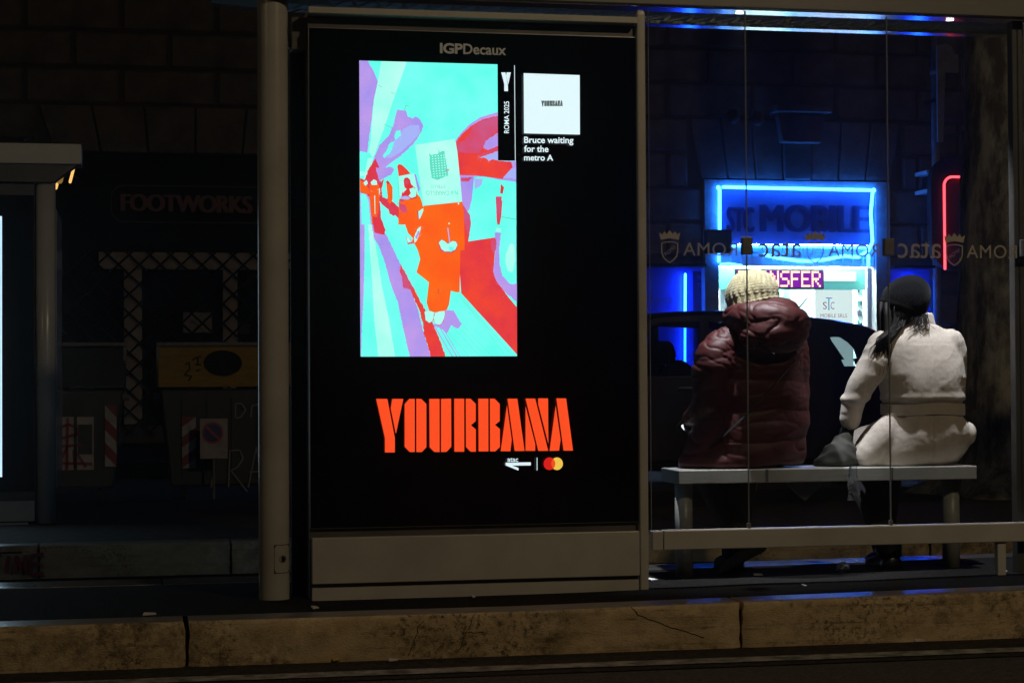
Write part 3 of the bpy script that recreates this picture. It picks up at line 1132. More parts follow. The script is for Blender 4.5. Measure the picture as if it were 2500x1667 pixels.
def across(idx0, idx1, name, m, crown=0.02, inset=0.0):
    mb = MB()
    rs = []
    ny = 8
    for i in range(idx0, idx1 + 1):
        x, z = prof[i]
        if name == "roof":
            ts = [0, 0.006, 0.016, 0.03, 0.05, 0.08, 0.12, 0.2, 0.35, 0.5]
            ts += [1 - t for t in reversed(ts[:-1])]
            rs.append([(x, Y0c + (Y1c - Y0c) * t, z - 0.05 * max(0.0, 1 - min(t, 1 - t) / 0.12) ** 2.4 + 0.012 * sin(pi * t)) for t in ts])
            continue
        rs.append([(x, Y0c + inset + (Y1c - Y0c - 2 * inset) * j / ny, z + crown * sin(pi * j / ny)) for j in range(ny + 1)])
    ny = len(rs[0]) - 1
    for i in range(len(rs) - 1):
        for j in range(ny):
            mb.add([rs[i][j], rs[i][j + 1], rs[i + 1][j + 1], rs[i + 1][j]], [(0, 1, 2, 3)])
    return mb.build(name, m, car, smooth=True)


across(0, 2, "front_bumper", M['car'], 0)
across(2, 5, "bonnet", M['car'])
across(5, 7, "windscreen", M['carglass'])
across(7, 15, "roof", M['car'])
across(15, 17, "rear_window", M['carglass'])
across(17, 20, "tailgate", M['car'], 0)
box("floor_pan", M['seat'], car, 3.2, 7.1, Y0c + 0.05, Y1c - 0.05, 0.05, 0.2)
box("door_trim", M['seat'], car, 4.1, 7.0, Y0c + 0.03, Y0c + 0.1, 0.1, 0.84)
for sy in (9.72, 10.55):
    for sx, hx in ((4.95, 4.83), (6.05, 6.02)):
        if sx < 5.5:
            st_ = MB()
            st_.tube([(sx - 0.05, sy, 0.35), (sx, sy, 0.6), (sx + 0.05, sy, 0.86)], [0.24, 0.25, 0.16], n=16, round_ends=True, flat=0.4)
            st_.build("seat_back", M['seat'], car, smooth=True)
            h = MB()
            h.stack([(hx + 0.02, sy, 0.975, 0.075, 0.12), (hx + 0.02, sy, 0.99, 0.105, 0.14), (hx + 0.02, sy, 1.08, 0.115, 0.15), (hx, sy, 1.17, 0.105, 0.13), (hx, sy, 1.195, 0.07, 0.10)], p=2.6)
            h.tube([(hx - 0.02, sy - 0.06, 0.9), (hx - 0.02, sy - 0.06, 1.0)], 0.008, n=6)
            h.tube([(hx + 0.05, sy + 0.06, 0.9), (hx + 0.05, sy + 0.06, 1.0)], 0.008, n=6)
            h.build("headrest", M['seat'], car, smooth=True)
st_ = MB()
st_.box(5.98, 6.2, Y0c + 0.12, Y1c - 0.12, 0.3, 0.88)
st_.build("rear_seat", M['seat'], car, bevel=0.05)
for wx in (3.83, 6.52):
    for wy, s in ((Y0c + 0.0, 1), (Y1c - 0.0, -1)):
        t = MB()
        rs_ = []
        for yy, rr in ((0, 0.24), (0.0, 0.29), (0.03, 0.315), (0.17, 0.315), (0.2, 0.29)):
            rs_.append([(wx + rr * cos(2 * pi * j / 28), wy + s * yy, zg + 0.315 + rr * sin(2 * pi * j / 28)) for j in range(28)])
        t.rings(rs_)
        ty = t.build("wheel", M['tyre'], car, smooth=True)
        rm = MB()
        for j in range(5):
            a = 2 * pi * j / 5 + 0.3
            rm.tube([(wx, wy - s * 0.004, zg + 0.315), (wx + 0.22 * cos(a), wy - s * 0.002, zg + 0.315 + 0.22 * sin(a))], [0.05, 0.035], n=8, flat=0.3)
        rm.build("rim", M['chrome'], ty)
box("door_handle", M['chrome'], car, 5.72, 5.9, Y0c - 0.05, Y0c - 0.02, 0.74, 0.765, 0.006)
box("door_handle", M['chrome'], car, 4.86, 5.02, Y0c - 0.05, Y0c - 0.02, 0.74, 0.765, 0.006)
MB().ell((4.28, Y0c - 0.12, 0.93), (0.09, 0.12, 0.075)).build("wing_mirror", M['car'], car, smooth=True)
an0, an1 = at(1942, 762, 10.1), at(1972, 726, 10.1)
MB().tube([an0, an0.lerp(an1, 0.4), an1], [0.02, 0.008, 0.005], n=8).build("aerial", M['lattice'], car)
box("tail_light", M['signred'], car, 7.17, 7.27, Y0c + 0.0, Y0c + 0.2, 0.62, 0.82, 0.02)
box("headlight", M['chrome'], car, 3.13, 3.3, Y0c + 0.02, Y0c + 0.3, 0.58, 0.68, 0.02)

# ================================================================== WASTE CONTAINERS
YB = 8.0


def wheelie(name, x0, x1, label, yellow):
    b = thing(name, ((x0 + x1) / 2, YB + 0.5, -0.165), label, "waste container", "street waste containers")
    mb = MB()
    mb.prism([(x0 + 0.02, YB, 0.78), (x1 - 0.02, YB, 0.78), (x1 - 0.10, YB, 0.0), (x0 + 0.10, YB, 0.0)], (0, 1.0, 0))
    mb.build("body", M['binblack'], b, bevel=0.02)
    for i in range(6):
        x = x0 + 0.2 + (x1 - x0 - 0.4) * i / 5
        box("rib", M['binblack'], b, x - 0.012, x + 0.012, YB - 0.02, YB - 0.001, 0.08, 0.72)
    lid = MB()
    m_ = M['binyellow'] if yellow else M['binblack']
    lid.prism([(x0, YB - 0.02, 0.80), (x0, YB + 0.16, 1.13), (x0, YB + 0.9, 1.16), (x0, YB + 1.0, 0.80)], (x1 - x0, 0, 0))
    ld_ = lid.build("lid", m_, b, bevel=0.012)
    mb = MB()
    mb.box(x0 - 0.01, x1 + 0.01, YB + 0.13, YB + 0.17, 1.135, 1.165)
    mb.box(x0 - 0.012, x0 + 0.02, YB + 0.1, YB + 0.14, 0.80, 1.13)
    mb.box(x1 - 0.02, x1 + 0.012, YB + 0.1, YB + 0.14, 0.98, 1.13)
    mb.build("lid_edge", M['binedge'], ld_, bevel=0.004)
    for wx in (x0 + 0.2, x1 - 0.2):
        t = MB()
        t.tube([(wx - 0.02, YB + 0.1, -0.085), (wx + 0.02, YB + 0.1, -0.085)], 0.08, n=16)
        t.build("wheel", M['tyre'], b)
    for px in (x0 + 0.03, x1 - 0.03):
        MB().tube([(px, YB + 0.3, 0.72), (px + (0.06 if px > x0 + 0.1 else -0.06), YB + 0.3, 0.72)], 0.03, n=10).build("lift_pin", M['binedge'], b)
    return b, ld_


def chevron(parent, x0, x1, z0, z1, Y, lean):
    mb = MB()
    n = 5
    h = (z1 - z0) / n
    for i in range(-1, n + 1):
        m_ = i % 2
        pts = []
        za, zb = z0 + i * h, z0 + (i + 1) * h
        q = [(x0, za + (0 if lean > 0 else h)), (x1, za + (h if lean > 0 else 0)), (x1, zb + (h if lean > 0 else 0)), (x0, zb + (0 if lean > 0 else h))]
        q = [(x, min(max(z, z0), z1)) for x, z in q]
        mb.poly([(x, Y, z) for x, z in q], m_)
    return mb.build("chevron_plate", [M['chev_red'], M['chev_white']], parent, fixn=False)


b1, l1 = wheelie("waste_container", -1.45, -0.10, "black lidded waste container with a red sprayed poster left of the yellow lidded one", False)
b2, l2 = wheelie("waste_container", 0.155, 1.55, "waste container with a yellow lid and a dark oval opening", True)
chevron(b1, -0.26, -0.17, 0.17, 0.66, YB - 0.025, -1)
chevron(b2, 0.345, 0.455, 0.15, 0.56, YB - 0.025, 1)
# oval mouth and marks on the yellow lid (the lid front leans back)
sl = (0.18) / 0.33
mb = MB()
c = at(545, 886, YB)
ov = [(c.x + 0.155 * cos(2 * pi * i / 32), c.z + 0.105 * sin(2 * pi * i / 32)) for i in range(32)]
mb.poly([(x, YB - 0.028 + (z - 0.80) * sl, z) for x, z in ov])
mb.build("mouth", M['hole'], l2, fixn=False)
mb = MB()
for st in ([(470, 878), (492, 868)], [(484, 870), (484, 892)], [(478, 905), (490, 902)], [(452, 890), (462, 884), (464, 900), (450, 915)], [(450, 915), (468, 918), (460, 930)], [(476, 890), (492, 890)]):
    for (xa, ya), (xb, yb) in zip(st[:-1], st[1:]):
        a, d_ = at(xa, ya, YB), at(xb, yb, YB)
        d = (d_ - a)
        nn = Vector((-d.z, 0, d.x)).normalized() * 0.006
        mb.poly([(q.x, YB - 0.026 + (q.z - 0.80) * sl, q.z) for q in (a - nn, d_ - nn, d_ + nn, a + nn)])
mb.build("scrawl", M['hole'], l2, fixn=False)
# poster with red paint
a, b = at(120, 1018, YB), at(229, 1146, YB)
po = box("poster", M['poster'], b1, a.x, b.x, YB - 0.012, YB - 0.006, b.z, a.z)
a2, b2_ = at(190, 1036, YB), at(225, 1108, YB)
box("poster_patch", M['binblack'], po, a2.x, b2_.x, YB - 0.017, YB - 0.0125, b2_.z, a2.z)
mb = MB()
for st in ([(140, 1048), (165, 1035), (185, 1042), (190, 1058), (150, 1070)], [(165, 1020), (163, 1150)], [(140, 1090), (200, 1086)], [(165, 1090), (138, 1140)], [(180, 1095), (210, 1140)], [(140, 1130), (225, 1132)], [(180, 1100), (183, 1140)]):
    for (xa, ya), (xb, yb) in zip(st[:-1], st[1:]):
        p, q = at(xa, ya, YB - 0.02), at(xb, yb, YB - 0.02)
        d = (q - p)
        nn = Vector((-d.z, 0, d.x)).normalized() * 0.011
        mb.poly([p - nn, q - nn, q + nn, p + nn])
mb.build("red_scrawl", M['spray_red'], po, fixn=False)
mb = MB()
for st in ([(575, 1020), (575, 985), (590, 985), (600, 1000), (588, 1018), (577, 1020)], [(612, 1018), (615, 990), (632, 986)], [(558, 1190), (561, 1100), (585, 1098), (594, 1118), (580, 1140), (564, 1148), (604, 1200)],
           [(606, 1190), (626, 1090), (640, 1180)], [(608, 1152), (636, 1150)], [(515, 1190), (526, 1120)]):
    for (xa, ya), (xb, yb) in zip(st[:-1], st[1:]):
        p, q = at(xa, ya, YB - 0.03), at(xb, yb, YB - 0.03)
        d = (q - p)
        nn = Vector((-d.z, 0, d.x)).normalized() * 0.006
        mb.poly([p - nn, q - nn, q + nn, p + nn])
mb.build("white_scrawl", M['spray_white'], b2, fixn=False)
# no parking sign
YS = 7.7
a, b = at(488, 1022, YS), at(556, 1119, YS)
sg = thing("no_parking_sign", ((a.x + b.x) / 2, YS, -0.165), "small white no parking sign with a blue disc before the yellow lidded container", "sign")
box("sign_plate", M['poster'], sg, a.x, b.x, YS, YS + 0.01, b.z, a.z, 0.003)
cx, cz, rr = (a.x + b.x) / 2 - 0.01, at(520, 1056, YS).z, 0.085
ring = lambda r: [(cx + r * cos(2 * pi * i / 28), cz + r * sin(2 * pi * i / 28)) for i in range(28)]
plate("disc_rim", M['signred'], sg, ring(rr), [], 0.003, YS - 0.003)
plate("disc", M['signblue'], sg, ring(rr * 0.82), [], 0.003, YS - 0.006)
mb = MB()
d = rr * 0.6
mb.poly([(cx - d - 0.008, YS - 0.009, cz + d - 0.008), (cx + d - 0.008, YS - 0.009, cz - d - 0.008), (cx + d + 0.008, YS - 0.009, cz - d + 0.008), (cx - d + 0.008, YS - 0.009, cz + d + 0.008)])
mb.build("slash", M['signred'], sg, fixn=False)
MB().tube([(cx + 0.01, YS + 0.03, -0.165), (cx + 0.01, YS + 0.03, a.z)], 0.012, n=8).build("post", M['binedge'], sg)

# ================================================================== TREE
tr = thing("plane_tree", (6.28, 5.4, -0.004), "thick plane tree trunk with patchy bark right of the bus shelter bench", "tree")
mb = MB()
rs_ = []
nseg = 40
for i in range(60):
    z = -0.02 + 6.5 * (i / 59) ** 1.25
    r = 0.445 + 0.20 * math.exp(-max(z, 0) / 0.16) - 0.012 * z
    ring = []
    for j in range(nseg):
        a = 2 * pi * j / nseg
        q = r * (1 + 0.05 * sin(3 * a + 1.0 + 0.3 * z) + 0.05 * noise.noise((cos(a) * 2, sin(a) * 2, z * 1.3)) + 0.022 * noise.noise((cos(a) * 7, sin(a) * 7, z * 4)))
        q *= 1 + 0.30 * math.exp(-max(z, 0) / 0.12) * max(0, sin(5 * a + 0.6))
        ring.append((6.30 + 0.02 * z + q * cos(a), 5.4 + q * sin(a), z))
    rs_.append(ring)
mb.rings(rs_)
mb.build("trunk", M['bark'], tr, smooth=True)
mb = MB()
lm = MB()
for k in range(6):
    a = k * 2 * pi / 6 + 0.4
    pts, rr = [], []
    for i in range(7):
        t = i / 6
        pts.append((6.4 + (2.6 * t) * cos(a) + 0.2 * sin(5 * t + k), 5.4 + 2.6 * t * sin(a), 5.6 + 3.0 * t ** 0.8 + 0.2 * k % 0.7))
        rr.append(0.22 * (1 - t) + 0.03)
    mb.tube(pts, rr, n=9, round_ends=True)
    for i in range(330):
        t = random.uniform(0.3, 1.1)
        c = Vector((6.4 + 2.7 * t * cos(a), 5.4 + 2.7 * t * sin(a), 5.8 + 3.2 * t)) + Vector((random.gauss(0, 0.55), random.gauss(0, 0.55), random.gauss(0, 0.5)))
        u = Vector((random.gauss(0, 1), random.gauss(0, 1), random.gauss(0, 1))).normalized()
        v = u.orthogonal().normalized()
        s = random.uniform(0.05, 0.11)
        lm.poly([c - u * s, c + v * s * 0.7, c + u * s, c - v * s * 0.7])
mb.build("limbs", M['bark'], tr, smooth=True)
lm.build("crown", M['leaf'], tr, fixn=False)

# ================================================================== SECOND DISPLAY, FAR LEFT
ud = thing("advertising_display", (-1.2, 4.4, 0), "advertising display cut off by the left edge with a bright white screen", "advertising display")
Yl = 4.3
box("roof_cap", M['paint'], ud, -3.2, -0.335, Yl - 0.05, Yl + 0.2, 2.168, 2.29, 0.006)
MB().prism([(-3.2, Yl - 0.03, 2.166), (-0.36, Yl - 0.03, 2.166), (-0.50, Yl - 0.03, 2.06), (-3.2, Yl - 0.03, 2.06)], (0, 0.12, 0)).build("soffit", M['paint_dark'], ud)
MB().tube([(-0.551, Yl + 0.06, 0.0), (-0.551, Yl + 0.06, 2.06)], 0.061, n=24).build("column", M['paint_pole'], ud, smooth=True)
box("housing", M['paint_dark'], ud, -2.0, -0.614, Yl + 0.012, Yl + 0.2, 0.02, 2.05)
sc2 = box("screen", M['black_glass'], ud, -1.99, -0.616, Yl - 0.004, Yl + 0.011, 0.20, 1.98)
M['left_screen'] = emis("left_screen_light", (0.55, 0.82, 1.0), 1.15)
MB().poly([(-1.85, Yl - 0.007, 0.284), (-0.802, Yl - 0.007, 0.284), (-0.802, Yl - 0.007, 1.852), (-1.85, Yl - 0.007, 1.852)]).build("lit_picture", M['left_screen'], sc2, fixn=False)
box("base_panel", M['paint'], ud, -2.0, -0.612, Yl - 0.02, Yl + 0.011, 0.017, 0.138, 0.004)
box("plinth", M['paint'], ud, -2.0, -0.65, Yl - 0.01, Yl + 0.011, -0.01, 0.010)
# its shelter rail seen edge-on (blue lit glass edge right of the column)
box("side_glass", M['glass_edge'], ud, -0.4885, -0.4845, Yl + 0.05, Yl + 0.9, 0.2, 1.90)
for xx, yy, hh in ((150, 425, 0.07), (138, 455, 0.02), (178, 418, 0.11)):
    p = at(xx, yy, 12.0)
    lw = thing("far_window_light", p, {150: "dim amber strip of a distant light, the middle one of three", 138: "tiny amber distant light beside the far column", 178: "bright amber strip of a distant light, the rightmost of three"}[xx], "light", "distant amber lights")
    M['amber'] = M.get('amber') or emis("amber_light", (1.0, 0.55, 0.16), 1.2)
    M['amber_dim'] = M.get('amber_dim') or emis("amber_dim_light", (0.75, 0.42, 0.10), 0.30)
    MB().tube([p + Vector((-0.25 * hh, 0, -hh)), p + Vector((0.25 * hh, 0, hh))], 0.014 if xx != 150 else 0.03, n=8, round_ends=True).build("lamp_glow", M['amber_dim'] if xx == 150 else M['amber'], lw, smooth=True)
    MB().tube([p + Vector((0.25 * hh, 0, hh)), p + Vector((0.3 * hh, 4.95, hh + 0.4))], 0.008, n=5).build("cable", M['lattice'], lw)

# ================================================================== BUS SHELTER
sh = thing("bus_shelter", (2.8, 0.3, 0), "grey metal and glass bus shelter with a fritted roof and mirrored etched lettering", "bus shelter")
ZS = 0.084
zr = lambda y: 2.38 + ZS * y
XL, XR = 0.28, 8.0
# thick round column at the left of the display
colm = MB()
colm.tube([(0.5265, 0.09, -0.01), (0.5265, 0.09, 3.4)], 0.0605, n=40)
cob = colm.build("column", M['paint_pole'], sh, smooth=True)
smooth_by_angle(cob, 0.6)
hp = []
for x, z in rrect(0.505, 0.585, 0.102, 0.214, 0.014, 5):
    hp.append((x, z))


def onpole(x, z, r):
    dx = min(max((x - 0.5265) / 0.0605, -0.999), 0.999)
    ang = math.asin(dx)
    return (0.5265 + r * sin(ang), 0.09 - r * cos(ang), z)


mb = MB()
nx = 12
vsg = []
for i in range(nx + 1):
    x = 0.524 + 0.058 * i / nx
    inset = 0.0
    t = abs(i / nx - 0.5) * 2
    inset = 0.012 * (1 - math.sqrt(max(0, 1 - max(0, t - 0.72) ** 2 / 0.0784)))
    vsg.append((onpole(x, 0.105 + inset, 0.0625), onpole(x, 0.212 - inset, 0.0625), onpole(x, 0.212 - inset, 0.0606), onpole(x, 0.105 + inset, 0.0606)))
mb.rings([list(q) for q in vsg])
mg = MB()
mg.rings([[onpole(0.5222 + 0.0616 * i / 12, z_, r_) for z_, r_ in ((0.1025, 0.0611), (0.2145, 0.0611), (0.2145, 0.0602), (0.1025, 0.0602))] for i in range(13)])
mg.build("hatch_gap", M['hole'], cob)
hat_ = mb.build("service_hatch", M['paint_pole'], cob)
mb = MB()
cpos = onpole(0.5555, 0.158, 0.0625)
mb.ell(cpos, (0.010, 0.004, 0.011))
mb.build("lock", M['hole'], hat_, smooth=True)
mb = MB()
mb.tube([Vector(onpole(0.5555 + 0.012 * cos(2 * pi * i / 20), 0.158 + 0.013 * sin(2 * pi * i / 20), 0.0632)) for i in range(20)], 0.0016, n=6, closed=True)
mb.build("lock_ring", M['paint_dark'], hat_)
MB().tube([(0.585, 0.10, 2.19), (0.67, 0.10, 2.25)], 0.02, n=10).box(0.60, 0.66, 0.06, 0.14, 2.17, 2.30).build("column_bracket", M['paint_dark'], sh, bevel=0.004)
# roof: fascia, glossy front beam, fritted glass, glossy back beam
mb = MB()
mb.box(0.45, XR, -0.03, 0.0, 2.38, 2.56)
M['fascia'] = mat("roof_edge_paint", (0.17, 0.165, 0.15), 0.4, col2=(0.14, 0.135, 0.12), scale=3)
mb.build("fascia", M['fascia'], sh, bevel=0.004)


def slab(name, m, y0, y1, x0, x1, t=0.03, par=sh, bevel=0.0, drop=0.0):
    mb = MB()
    mb.prism([(x0, y0, zr(y0) - drop), (x0, y1, zr(y1) - drop), (x0, y1, zr(y1) + t), (x0, y0, zr(y0) + t)], (x1 - x0, 0, 0))
    return mb.build(name, m, par, bevel=bevel)


slab("front_beam", M['rail'], 0.035, 0.20, 1.0, XR, 0.05, bevel=0.004, drop=0.0)
slab("back_beam", M['rail'], 0.63, 0.76, 1.0, XR, 0.04, bevel=0.004, drop=0.004)
left = []
for t in range(13):
    a = t / 12
    left.append((0.285 + 0.26 * abs(2 * a - 1.75) ** 2.0 if False else 0.30 + 0.55 * (1 - a) ** 2.4, 0.0 + 0.62 * a))
mb = MB()
pts = [(x, y, zr(y) + 0.012) for x, y in left] + [(0.52, 0.76, zr(0.76) + 0.012), (XR, 0.76, zr(0.76) + 0.012), (XR, 0.0, zr(0) + 0.012)]
mb.prism(pts, (0, 0, 0.012))
rg = mb.build("roof_glass", M['roof_glass'], sh)
mb = MB()
cell = 0.092
zoff = 0.008
for r, (y0, y1) in enumerate(((0.02, 0.20), (0.215, 0.40), (0.415, 0.60), (0.61, 0.74))):
    x = (1.0, 0.72, 0.50, 0.46)[r] + 0.5 * cell * (r % 2)
    while x < 6.5:
        for (ax, up) in ((x, 1), (x + cell / 2 + 0.006, 0)):
            ya, yb = (y0, y1) if up else (y1, y0)
            tri = [(ax, ya), (ax + cell - 0.026, ya), (ax + cell / 2 - 0.013, yb)]
            mb.poly([(px_, py_, zr(py_) + zoff) for px_, py_ in tri])
        x += cell + 0.012
mb.build("frit_pattern", M['frit'], rg, fixn=False)
# posts and rails
po_ = MB()
po_.stack([(2.012, 0.0, -0.01, 0.0185, 0.02), (2.012, 0.0, 2.34, 0.0185, 0.02), (2.012, 0.0, 2.352, 0.016, 0.018), (2.012, 0.0, 2.36, 0.010, 0.010)], n=20, p=5)
po_.build("post", M['paint'], sh)
box("post_foot", M['paint'], sh, 3.556, 3.594, -0.005, 0.03, -0.02, 0.165, 0.004)
box("bottom_rail", M['paint'], sh, 2.094, XR, -0.018, 0.03, 0.162, 0.241, 0.004)
box("rail_end", M['paint'], sh, 2.047, 2.091, -0.017, 0.028, 0.162, 0.239, 0.003)
box("post", M['paint_dark'], sh, 3.672, 3.72, 0.05, 0.10, 0.0, 2.38, 0.004)
box("post", M['paint'], sh, 7.9, 7.96, 0.0, 0.06, 0.0, 2.38, 0.004)
PANES = [(2.047, 2.4612), (2.4628, 3.0812), (3.0828, 3.7012), (3.7028, 4.32)]
for i, (a, b) in enumerate(PANES):
    pn = MB()
    pn.poly([(a, 0.004, 0.245), (b, 0.004, 0.245), (b, 0.004, 2.372), (a, 0.004, 2.372)])
    pane = pn.build("glass_pane", M['glass'], sh, fixn=False)
    e = MB()
    e.box(a, a + 0.0013, 0.0, 0.008, 0.245, 2.372)
    e.box(b - 0.0013, b, 0.0, 0.008, 0.245, 2.372)
    e.build("pane_edge", M['glass_edge'], pane)
for x in (2.462, 3.082, 3.702):
    box("glass_clamp", M['clamp'], sh, x - 0.0215, x + 0.0215, -0.012, 0.02, 1.366, 1.438, 0.003)
    box("glass_clamp", M['clamp'], sh, x - 0.006, x + 0.006, -0.008, 0.016, 0.242, 0.262, 0.002)


# mirrored lettering, etched on the panes
def shield(parent, x, y, s=1.0):
    mb = MB()
    def q(u, v):
        return (x + u * s, y + v * s)
    out = [(-21, -10), (-12, -13), (0, -14), (12, -13), (21, -10), (21, 12), (17, 25), (10, 33), (0, 40), (-10, 33), (-17, 25), (-21, 12)]
    inn = [(u * 0.86, v * 0.88 + 1) for u, v in out]
    n = len(out)
    for i in range(n):
        j = (i + 1) % n
        mb.poly([at(*q(*p), -0.001) for p in (out[i], out[j], inn[j], inn[i])])
    crown = [(-22, -17), (-26, -36), (-18, -30), (-13, -39), (-7, -31), (0, -42), (7, -31), (13, -39), (18, -30), (26, -36), (22, -17), (0, -21)]
    base = [(-22, -17), (0, -21), (22, -17), (22, -14), (0, -18), (-22, -14)]
    # crown as a fan of quads over its lower edge
    low = [(-22, -17), (-18, -18), (-13, -19), (-7, -20), (0, -21), (7, -20), (13, -19), (18, -18), (22, -17)]
    hi = [(-26, -36), (-18, -30), (-13, -39), (-7, -31), (0, -42), (7, -31), (13, -39), (18, -30), (26, -36)]
    for i in range(8):
        mb.poly([at(*q(*p), -0.001) for p in (low[i], low[i + 1], hi[i + 1], hi[i])])
    def diag(u, v):
        a = radians(38)
        uu = (1 - u) * 34 - 17
        vv = (v - 0.5) * 9
        return at(x + (uu * cos(a) + vv * -sin(a)) * s, y + 10 * s - (uu * sin(a) + vv * cos(a)) * s, -0.001)
    text_into(mb, "SPQR", diag)
    return mb


def mirrored(mb, body, x0, y0, x1, y1, dy=0.0, **kw):
    text_into(mb, body, lambda u, v: at(x1 + (x0 - x1) * u, y1 + (y0 - y1) * v + dy * (1 - u), -0.001), **kw)


PANE_OBS = [o for o in bpy.data.objects if o.name.startswith("glass_pane")]
PANE_OBS.sort(key=lambda o: o.name)
for sx, sy, k in ((1635, 603, 0), (1990, 605, 1), (2330, 610, 2)):
    shield(sh, sx, sy).build("etched_crest", M['etch'], PANE_OBS[k], fixn=False)
for body, x0, y0, x1, y1, k in (("ROMA", 1668, 592, 1800, 624, 0), ("atac", 1852, 588, 1956, 628, 1), ("ROMA", 2022, 595, 2147, 627, 1),
                                ("atac", 2192, 588, 2297, 630, 2), ("ROMA", 2360, 598, 2483, 630, 2)):
    let = MB()
    mirrored(let, body, x0, y0, x1, y1, 1, spacing=1.08 if body == "ROMA" else 1.0)
    let.build("etched_lettering", M['etch'], PANE_OBS[k], fixn=False)
# downlights set under the roof
for x, y in ((1805, 29), (2319, 47)):
    p = at(x, y, 0.115)
    mb = MB()
    zc = zr(0.115)
    mb.tube([(p.x, 0.115, zc + 0.012), (p.x, 0.115, zc - 0.0025)], 0.019, n=24)
    dl = mb.build("downlight", M['paint_dark'], sh)
    MB().tube([(p.x, 0.115, zc - 0.0028), (p.x, 0.115, zc - 0.0040)], 0.0165, n=24).build("downlight_lens", M['downlight'], dl)
    L = bpy.data.lights.new("downlight_lamp", 'SPOT')
    L.energy = 265 if x < 2000 else 150
    L.color = (0.93, 0.95, 1.0)
    L.spot_size = radians(54 if x < 2000 else 62)
    L.spot_blend = 0.8
    L.shadow_soft_size = 0.02
    lo_ = bpy.data.objects.new("downlight_lamp", L)
    COL.objects.link(lo_)
    lo_.location = (p.x, 0.115, zc - 0.015)
    lo_.rotation_euler = (radians(14), 0, 0)
lf = at(1925, 52, 0.40)
mb = MB()
mb.ell(lf + Vector((0, 0, 0.008)), (0.014, 0.012, 0.02), n=10, k=6)
mb.tube([lf + Vector((0, 0, -0.004)), lf + Vector((0.002, 0.0, -0.022))], [0.008, 0.003], n=6)
tag(mb.build("dry_leaf", M['leaf_pale'], None, smooth=True), "pale dry leaf caught under the shelter roof between its two bright beams", "leaf")

# ================================================================== MAIN ADVERTISING DISPLAY
ad = thing("advertising_display", (1.33, 0.1, 0), "tall black digital advertising display showing a turquoise and red picture above YOURBANA", "advertising display")
box("roof_cap", M['paint'], ad, 0.657, 1.992, -0.05, 0.24, 2.297, 2.323, 0.003)
box("housing", M['paint_dark'], ad, 0.660, 1.992, 0.012, 0.22, 0.0, 2.296)
box("side_cover", M['shopblack'], ad, 0.602, 0.659, 0.16, 0.20, 0.0, 2.29)
scr = box("screen", M['black_glass'], ad, 0.663, 1.992, -0.001, 0.0115, 0.279, 2.247)
e = MB()
e.box(0.6605, 0.663, -0.003, 0.0115, 0.279, 2.2495)
e.box(0.6605, 1.992, -0.003, 0.0115, 2.2472, 2.2495)
e.box(0.663, 1.992, -0.004, 0.0115, 0.2765, 0.2788)
e.build("screen_frame", M['metal_line'], ad)
box("base_panel", M['paint'], ad, 0.667, 1.991, -0.022, 0.0115, 0.062, 0.242, 0.003)
mb = MB()
nn_ = 40
for i in range(nn_):
    xa, xb = 0.667 + 1.32 * i / nn_, 0.667 + 1.32 * (i + 1) / nn_
    mb.box(xa, xb, -0.021, 0.0115, -0.03, 0.046)
mb.build("plinth", M['paint'], ad)
mb = MB()
text_into(mb, "IGP", pxrect(1074, 105, 1130, 131, -0.002, 2), bold=0.035, spacing=0.95)
text_into(mb, "Decaux", pxrect(1131, 107, 1236, 133, -0.002, 3), bold=0.02)
M['logo_grey'] = mat("printed_grey_logo", (0.72, 0.76, 0.82), 0.5)
mb.build("maker_lettering", M['logo_grey'], scr, fixn=False)

# the rear face of the display is lit too
M['rear_screen'] = emis("rear_screen_light", (0.30, 0.62, 1.0), 0.55)
MB().poly([(0.80, 0.2225, 0.5), (1.85, 0.2225, 0.5), (1.85, 0.2225, 2.1), (0.80, 0.2225, 2.1)]).build("rear_screen", M['rear_screen'], ad, fixn=False)

# ---- the picture, flat colour shapes on the screen
PIC = {}


def pc(name, rgb, s=1.0, rgb2=None):
    if name not in PIC:
        m = PIC[name] = emis("picture_" + name, lin(rgb), s, 0.05)
        if rgb2:
            n, l = m.node_tree.nodes, m.node_tree.links
            tc = n.new("ShaderNodeTexCoord")
            t = n.new("ShaderNodeTexNoise")
            t.inputs["Scale"].default_value = 7.0
            t.inputs["Detail"].default_value = 5
            l.new(tc.outputs["Object"], t.inputs["Vector"])
            r = n.new("ShaderNodeValToRGB")
            r.color_ramp.elements[0].position, r.color_ramp.elements[1].position = 0.36, 0.62
            r.color_ramp.elements[0].color = (*lin(rgb), 1)
            r.color_ramp.elements[1].color = (*lin(rgb2), 1)
            l.new(t.outputs["Fac"], r.inputs[0])
            e = [q for q in n if q.type == 'EMISSION'][0]
            l.new(r.outputs[0], e.inputs[0])
    return PIC[name]


C_cy = pc("turquoise", (96, 252, 232), 1.06, (118, 255, 240))
C_mi = pc("mint", (158, 255, 234), 1.05, (182, 255, 240))
C_pu = pc("violet", (166, 148, 240), 1.0, (192, 156, 236))
C_li = pc("lilac", (168, 182, 250))
C_re = pc("red", (226, 50, 58), 1.0, (220, 62, 88))
C_rr = pc("scarlet", (244, 72, 50), 1.0, (226, 56, 70))
C_pk = pc("rose", (222, 66, 92), 1.0, (206, 90, 136))
C_or = pc("orange", (255, 108, 26), 1.0, (255, 92, 30))
C_gr = pc("jade", (96, 226, 198))
PM = [C_cy, C_mi, C_pu, C_li, C_re, C_rr, C_pk, C_or, C_gr, M['screen_white'], M['black_glass']]
cy_, mi_, pu_, li_, re_, rr_, pk_, or_, gr_, wh_, bk_ = range(11)
PIC_L, PIC_R = at(878.5, 500).x, at(1260, 500).x
PIC_T, PIC_B = at(1070, 154).z, at(1070, 870).z


def A_(p):
    return (850 + 0.25510 * p[0], 130 + 0.25510 * p[1])


